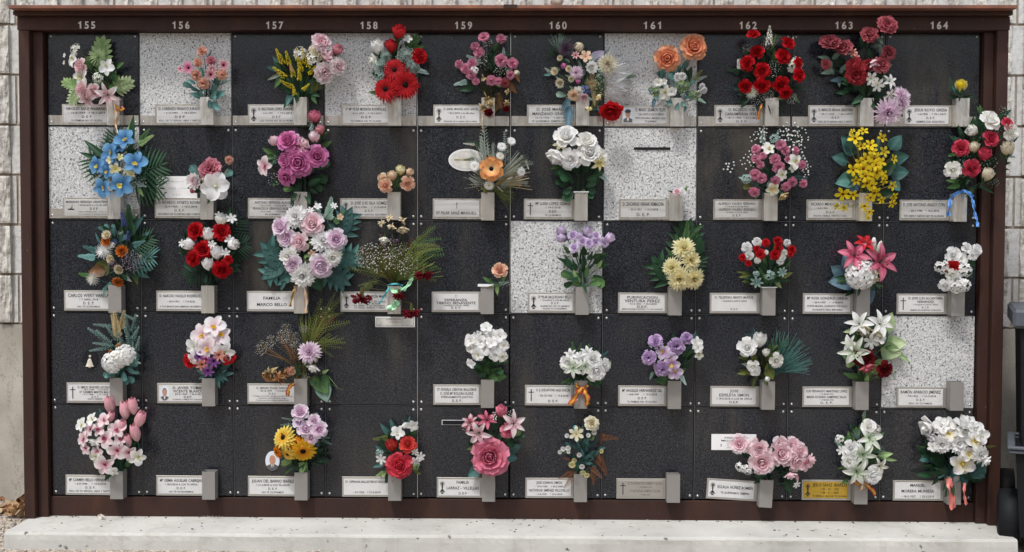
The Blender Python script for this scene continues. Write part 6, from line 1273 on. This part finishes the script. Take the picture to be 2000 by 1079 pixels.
B(3,4,'D3','a dense head of white geraniums','rounded head of matt white geranium blossoms above scalloped green leaves','''
green #3a5a2c
fill 690 580 110 dg 18 100 round; wide 640 640 120 mg 150; wide 700 680 130 mg 40; wide 680 660 110 mg 100; wide 740 690 110 mg 5; wide 680 690 100 mg 350; round 780 560 80 mg 20; round 610 580 90 dg 160
magn 655 245 58 WW 80 .6; bell 600 310 90 WW 60; magn 515 355 62 WW 170 .5; magn 520 425 50 W 200 .6; magn 700 315 66 WW; magn 775 315 66 WW 40 .4; magn 600 370 66 WW; magn 815 400 52 W 0 .6; magn 640 420 72 WW 240 .1; magn 760 420 66 WW; magn 585 480 62 W 220 .4; magn 740 480 62 WW 300 .3; magn 520 560 48 WW 210 .6; magn 800 500 52 W 330 .5; magn 705 380 50 WW''')
B(3,5,'D3','white roses tied with a red and yellow ribbon','white roses and lilies tied with a red and yellow ribbon at the vase','''
green #33552f
fill 1560 620 150 dg 30 90; fern 1460 470 110 mg 100; fern 1500 470 110 mg 75; fern 1580 470 90 mg 80; fern 1690 520 110 tg 40; small 1720 540 80 mg 0; small 1430 710 90 mg 200; small 1560 680 110 mg 310; leaf 1640 700 90 mg 330; thin 1450 740 80 sg 230; leaf 1400 640 70 dg 170; fern 1640 500 80 mg 50; small 1600 700 80 lg 330
lily 1430 490 65 WW 110 .5; lily 1575 465 65 WW 60 .5; rose 1405 560 72 WW 180 .3; rose 1520 530 68 WW 90 .3; rose 1630 525 76 WW 60 .3; rose 1735 580 62 WW 0 .5; rose 1660 630 90 WW 300 .2; lily 1450 600 95 Wg 230 .25; lily 1565 590 82 Wg 270 .2
rib 60 YR 1530 780 1480 860 1425 945; rib 56 YR 1540 780 1575 860 1585 945; rib 34 YR 1480 745 1490 780 1530 785 1590 770''')
B(3,6,'D4','mauve carnations and white orchids','mauve pompon carnations with white and lilac orchids spreading right','''
green #33553a
fill 650 520 170 dg 20 100; fern 760 480 180 tg 35; leaf 760 490 120 mg 20; leaf 800 540 110 mg 260; leaf 490 640 80 sg 250; wide 640 700 140 mg 185; round 500 400 90 mg 90; leaf 720 520 110 dg 60; small 870 340 70 tg 80; small 740 660 110 frost 300; leaf 550 480 80 frost 200
carn 520 365 78 Lil 110 .6; carn 800 335 68 Lil 60 .5; orch 890 380 62 WW; orch 910 480 50 W; orch 905 420 50 WW; carn 705 410 90 Lil 60 .2; orch 590 460 68 LilW; carn 458 508 76 Lil 190 .3; orch 660 520 66 LilW; carn 580 610 84 Lil 230 .2; orch 665 570 75 LilW; orch 695 640 72 LilW 300 .2''')
B(3,7,'D4','white roses with a spray of teal grass','off-white roses on the left with a spiky spray of teal grass','''
green #40482c
grass 1600 600 370 tg 62; grass 1590 640 380 tg 40; grass 1590 580 330 dg 80; grass 1640 600 290 tg2 20; grass 1620 640 260 tg 50; grass 1580 700 200 tg 70; grass 1450 380 150 tg 110; fill 1470 560 140 ol 26 110; leaf 1440 620 130 ol 160; leaf 1540 600 140 mg 40; leaf 1420 700 90 ol 260; leaf 1360 520 90 ol 170; wide 1540 610 120 ol 300; leaf 1380 580 80 gry 170
bud 1470 350 160 WW 85 .5; rose 1360 415 84 WW 160 .3; bud 1455 380 90 WW 60 .6; bud 1530 465 90 W 90 .5; rose 1620 535 66 W 340 .3; rose 1415 590 58 W; magn 1430 635 48 WW 280 .4; bud 1540 710 60 W 60; spk 1505 725 30 gry''')
B(3,8,'D5','white lilies and two dark red roses','white lilies and two dark red roses with pale serrated leaves','''
green #5a7040
fill 640 420 170 mg 20 110; wide 800 250 180 lg2 65 .05; wide 830 360 170 lg2 5 .05; wide 780 400 190 lg2 350 .1; wide 820 500 160 lg 230; thin 900 420 170 lg 325; leaf 560 240 100 lg2 190; leaf 590 340 90 mg 200; leaf 700 600 120 lg 30; round 570 520 90 lg 190; leaf 600 640 150 mg 165; leaf 640 680 130 mg 60; leaf 660 690 100 lg 90; leaf 750 580 100 mg 330; leaf 620 560 120 dg 280; fern 860 540 130 gry 290; thin 780 620 120 ol 20
bell 640 240 120 dw 250; lily 600 190 110 WW 130 .5; lily 770 190 118 WW 60 .4; bell 745 270 100 Wc 250; magn 775 310 52 W; lily 520 350 70 WW 160 .4; four 700 335 62 WW 280 .3; rose 810 570 70 DRd 330 .3; lily 560 415 125 Wg 200 .3; rose 645 475 84 DRd 250 .3; bell 670 560 100 Sal 290; five 925 605 22 WW''')
B(4,0,'E1','pink tulips and white blossoms','white and pink blossoms on the left with pale pink tulips behind','''
green #2d5e3c
fill 800 380 130 dg 16 110; leaf 690 150 60 tg 100; leaf 880 260 120 dg 80; leaf 860 230 90 tg 110; leaf 910 360 90 mg 85; leaf 820 480 100 dg 80; leaf 860 500 90 mg 60; leaf 780 470 80 dg 110
tulip 750 82 115 PkT 95 .2; tulip 908 90 110 PkT 95 .2; tulip 853 118 118 PkT 92 .2; tulip 755 160 80 PkT 70; tulip 950 182 118 PkT 65 .25; tulip 835 225 90 PkT 80; tulip 925 272 115 PkT 100 .2; tulip 872 325 90 PkT 95
orch 560 210 48 W; orch 630 175 48 W; orch 710 180 52 Wp; orch 800 240 62 Wp; orch 620 240 58 Wp; orch 680 240 50 Wp; orch 575 305 52 Wp; orch 590 370 46 Wp; orch 820 310 45 Wp; orch 725 305 64 Wp; bell 640 330 60 W 240; orch 670 390 46 Wp; orch 655 425 50 W; orch 800 385 66 Wp; orch 880 400 56 Wp; orch 935 430 58 W 0 .5; orch 720 480 72 Wp 250 .2; orch 770 520 42 WW 270 .5''')
B(4,2,'E2','yellow sunflowers under mauve roses','yellow sunflowers and mauve roses beside a small oval portrait','''
green #39562f
fill 560 330 150 dg2 26 90; round 590 330 100 dg2 330; round 600 310 80 blu 0; round 650 330 90 dg2 20; round 640 400 100 dg2 330; round 560 310 70 blu 60; leaf 590 120 70 gry 20; leaf 480 230 80 blu 120; ndl 440 140 80 frost 165; ndl 430 180 80 frost 180; ndl 710 300 90 frost 340; ndl 700 270 80 frost 0; leaf 470 440 90 mg 200; leaf 470 470 80 mg 230; phil 470 430 80 lg 200; phil 550 440 80 lg 260; leaf 520 520 80 dg 60; leaf 560 520 90 mg 80; leaf 520 500 80 dg 150
rose 530 95 58 Mau 90 .5; rose 520 165 44 LilW; rose 625 155 46 Mau; rose 565 210 56 Mau; rose 660 215 58 Mau 30 .3; rose 605 275 46 Mau; ger 415 275 60 SunP 150 .3; sunf 410 270 80 SunP 140 .55; sunf 500 315 55 OrSun 100 .5; sunf 365 375 44 OrSun 200 .8; sunf 440 388 54 SunP 230 .7; sunf 548 365 84 SunY 285 .5''')
B(4,3,'E2','three red roses and snowdrops','one open red rose below two red buds with snowdrop-like white flowers','''
green #33584a
fill 1220 370 120 dg 24 80; leaf 1200 240 110 tg 110; leaf 1180 260 130 tg 135; leaf 1130 370 90 tg 150; leaf 1120 450 90 tg 200; fern 1180 270 140 ol 185; leaf 1300 260 80 dg 70; fern 1310 260 80 mg 60; thin 1270 210 100 tg 70; leaf 1120 490 70 tg 250; round 1160 510 70 lg 200; wide 1180 520 90 dg2 235; leaf 1330 500 60 ol 330; small 1120 510 70 lg 210
orch 1215 235 50 WW; bell 1270 185 50 WW 300; orch 1320 185 42 WW 320 .4; bud 1172 325 105 RdC 90 .4; rose 1285 322 58 RdC 70 .5; four 1100 420 36 WW; jas 1085 380 24 frost; four 1340 435 38 WW; four 1372 405 32 WW; four 1335 370 24 W; jas 1345 480 24 Gr; rosx 1228 465 84 RdW 90 .1''')
B(4,4,'E3','pink lilies above one big pink rose','pink and white lilies above one very large pink rose','''
green #3a5434
fill 560 280 160 dg 24 100; wide 640 360 120 tg 20; wide 620 400 110 tg 350; wide 470 480 120 tg 215; wide 540 500 110 tg 275; round 670 250 90 mg 20; round 660 260 90 dg 290; leaf 540 230 90 mg 290; leaf 600 220 100 mg 350; leaf 640 300 100 mg 60; leaf 440 330 80 mg 200; leaf 420 430 50 dg 180
lily 395 180 60 PkR 130 .4; lily 390 165 60 Wpink 110 .4; berr 370 215 32 W; bud 610 85 110 PkR 90 .4; lily 510 150 70 PkR 90 .5; rose 650 220 52 PkR 0 .4; berry 570 110 30 W; berr 670 110 34 W; lily 455 235 90 Wp 230 .3; lily 695 175 88 Wp 50 .3; berry 560 130 26 W; rosx 530 405 122 PkR 90 .1; orch 440 385 38 PkL''')
B(4,5,'E3','small cream flowers with brown dried ferns','thin sprig of small cream roses with rusty dried fern tips','''
green #2f5a50
fill 1190 350 110 tg 20 70; leaf 1190 340 80 tg 20; leaf 1180 430 90 tg 340; leaf 1230 370 70 tg 300; round 1130 230 50 teal 90; leaf 1220 330 60 tg2 100; fernd 1300 280 130 rustb 20; fernd 1320 230 90 rustb 280; fernd 1270 400 150 rustb 320; fernd 1230 480 110 rustb 340; fernd 1240 500 100 rustb 300; fernd 1130 490 150 rustb 260; fernd 1110 500 110 rustb 230; fern 1100 430 60 rustb 160; fern 1280 360 90 rustb 290; thin 1170 300 120 ol 95; leaf 1140 510 60 dg 90; fern 1100 370 60 mg 190
peony 1245 175 50 Wc; four 1140 245 48 Wc; ranun 1075 258 16 W; ranun 1240 268 22 Gr; ranun 1262 235 18 W; ranun 1048 350 18 W; ranun 1082 345 20 W; ranun 1025 372 15 Wg; ranun 1085 370 14 W; ranun 1160 390 18 W; ranun 1312 365 16 YlC; ranun 1125 428 18 YlC; ranun 1110 458 24 YlC; ranun 1178 472 20 W; ranun 1185 512 20 YlC; ranun 1212 532 20 YlC; ranun 1222 255 16 Wg''')
B(4,7,'E4','full soft pink roses','wide cluster of full soft pink roses spilling right of a tilted vase','''
green #1f4028
fill 1260 480 110 dg 18 100; round 1280 500 130 dg 320; round 1180 520 90 dg 200; leaf 1150 490 90 dg 140; thin 1080 420 130 dg 150; leaf 1340 480 90 mg 340; leaf 1390 530 60 PkL 280
rose 990 315 66 PkL 150 .3; orch 1070 340 46 PkL; jas 1000 480 34 WW; jas 1045 500 32 WW; orch 1110 330 60 Pk; rose 1360 330 62 PkL 60 .4; rose 1270 320 60 PkL; rose 1130 355 66 PkL; rose 1410 370 62 PkL 20 .4; rose 1280 385 82 PkL 60 .2; rose 1385 430 72 PkL 340 .3; rose 1148 440 86 PkL 240 .2; orch 1450 450 62 PkL; bell 1350 540 60 PkL 280; four 1390 600 26 WW; bell 1500 430 60 PkL 0''')
B(4,8,'E5','white lilies and white roses in a column','tall narrow column of white lilies and white roses, orange ribbon below','''
green #4a6a34
fill 510 330 120 mg 26 80; leaf 480 240 90 dg 130; leaf 430 290 80 mg 150; leaf 500 230 60 mg 90; small 540 190 70 lg 100; small 530 130 60 sg 80; thin 640 410 130 lg 350; leaf 630 400 110 lg 10; leaf 600 420 80 mg 320; leaf 410 530 80 mg 110; leaf 400 470 60 mg 200; small 380 340 70 sg 140; grass 490 290 90 sg 110; grass 600 380 90 sg 30; leaf 540 540 60 mg 300; leaf 420 560 70 mg 220
jas 360 280 26 WW; four 375 360 32 WW; rose 565 195 52 W 80 .4; jas 625 210 26 W; rose 440 345 54 WW 160 .3; lily 565 275 95 Wg 60 .25; lily 520 385 92 Wg 270 .15; rose 432 435 54 W 200 .3; lily 635 470 66 W 340 .4; lily 480 505 95 Wg 240 .25; rosx 595 535 60 WW 300 .15
rib 26 YR 450 560 490 600 530 590; rib 30 WhR 520 580 520 610 515 640; rib 34 YR 545 600 585 635 615 670''')
B(4,9,'E5','white tulip-shaped blooms over dark leaves','broad bouquet of white open bell-shaped flowers over dark green leaves','''
green #1f4030
fill 1160 430 190 dg 34 110; wide 1100 430 150 dg 165; wide 1100 450 130 dg 210; wide 1090 470 110 tg 240; wide 1120 480 100 tg 280; wide 1250 470 130 dg 300; wide 1280 490 120 tg 330; wide 1300 420 140 tg 310; wide 1220 530 90 tg 290; wide 1000 400 90 tg 200; leaf 1000 320 60 tg 120; wide 1200 490 120 tg 250; thin 1000 400 80 dg 175; fern 1390 340 70 ol 10; fern 1380 320 60 ol 80; small 960 350 60 mg 160; small 1200 340 60 mg 90
bell 980 200 110 WW 200; magn 1075 190 62 WW 110 .4; magn 1125 180 52 WW 60 .4; bell 1015 275 70 Wl 220; bell 1255 165 110 WW 88; magn 1310 220 66 WW 60 .4; magn 1235 240 56 WW; magn 1125 240 66 Wy 60 .3; magn 1360 260 56 WW 20 .5; zin 1080 315 66 WW 220 .2; orch 1015 335 36 WW; zin 1195 315 68 WW; magn 1310 295 66 Wy 10 .3; zin 1350 385 62 WW 330 .3; bell 1395 440 60 WW 320; magn 1265 385 54 Wy; magn 1225 450 82 Wy 250 .3
rib 44 PinkR 1130 560 1145 660 1160 775; rib 20 PinkR 1240 590 1240 680 1255 745''')
for (r, c), (desc, zone, label, text) in DESC.items():
    l2 = label + ', ' + ROWN[r]
    bouquet(r, c, zone, l2 if len(l2.split()) <= 16 and 'top' not in label else label, text)
EMPTY = {(3, 3): 'above the red buds with snowdrops, without any name plate', (3, 9): 'at the right edge with an empty vase', (4, 1): 'between pink tulips and sunflowers, with an empty vase', (4, 6): 'right of the rusty dried ferns, with an empty vase'}
EMPTYP = {(3, 9): 'at the right edge, its vase empty, on white stone', (4, 1): 'between pink tulips and sunflowers, its vase empty', (4, 6): 'right of the rusty dried ferns, its vase empty'}
for k, (o, l) in COVERS.items(): o['label'] = l + ' ' + (('behind ' + DESC[k][0]) if k in DESC else EMPTY[k])
for k, (o, l) in PLATES.items(): o['label'] = l + ' ' + (('below ' + DESC[k][0]) if k in DESC else EMPTYP[k])
for d_ in (COVERS, PLATES):
    for k, (o, l) in d_.items():
        if len(o['label'].split()) > 16: print('LONG', k, o['label'])
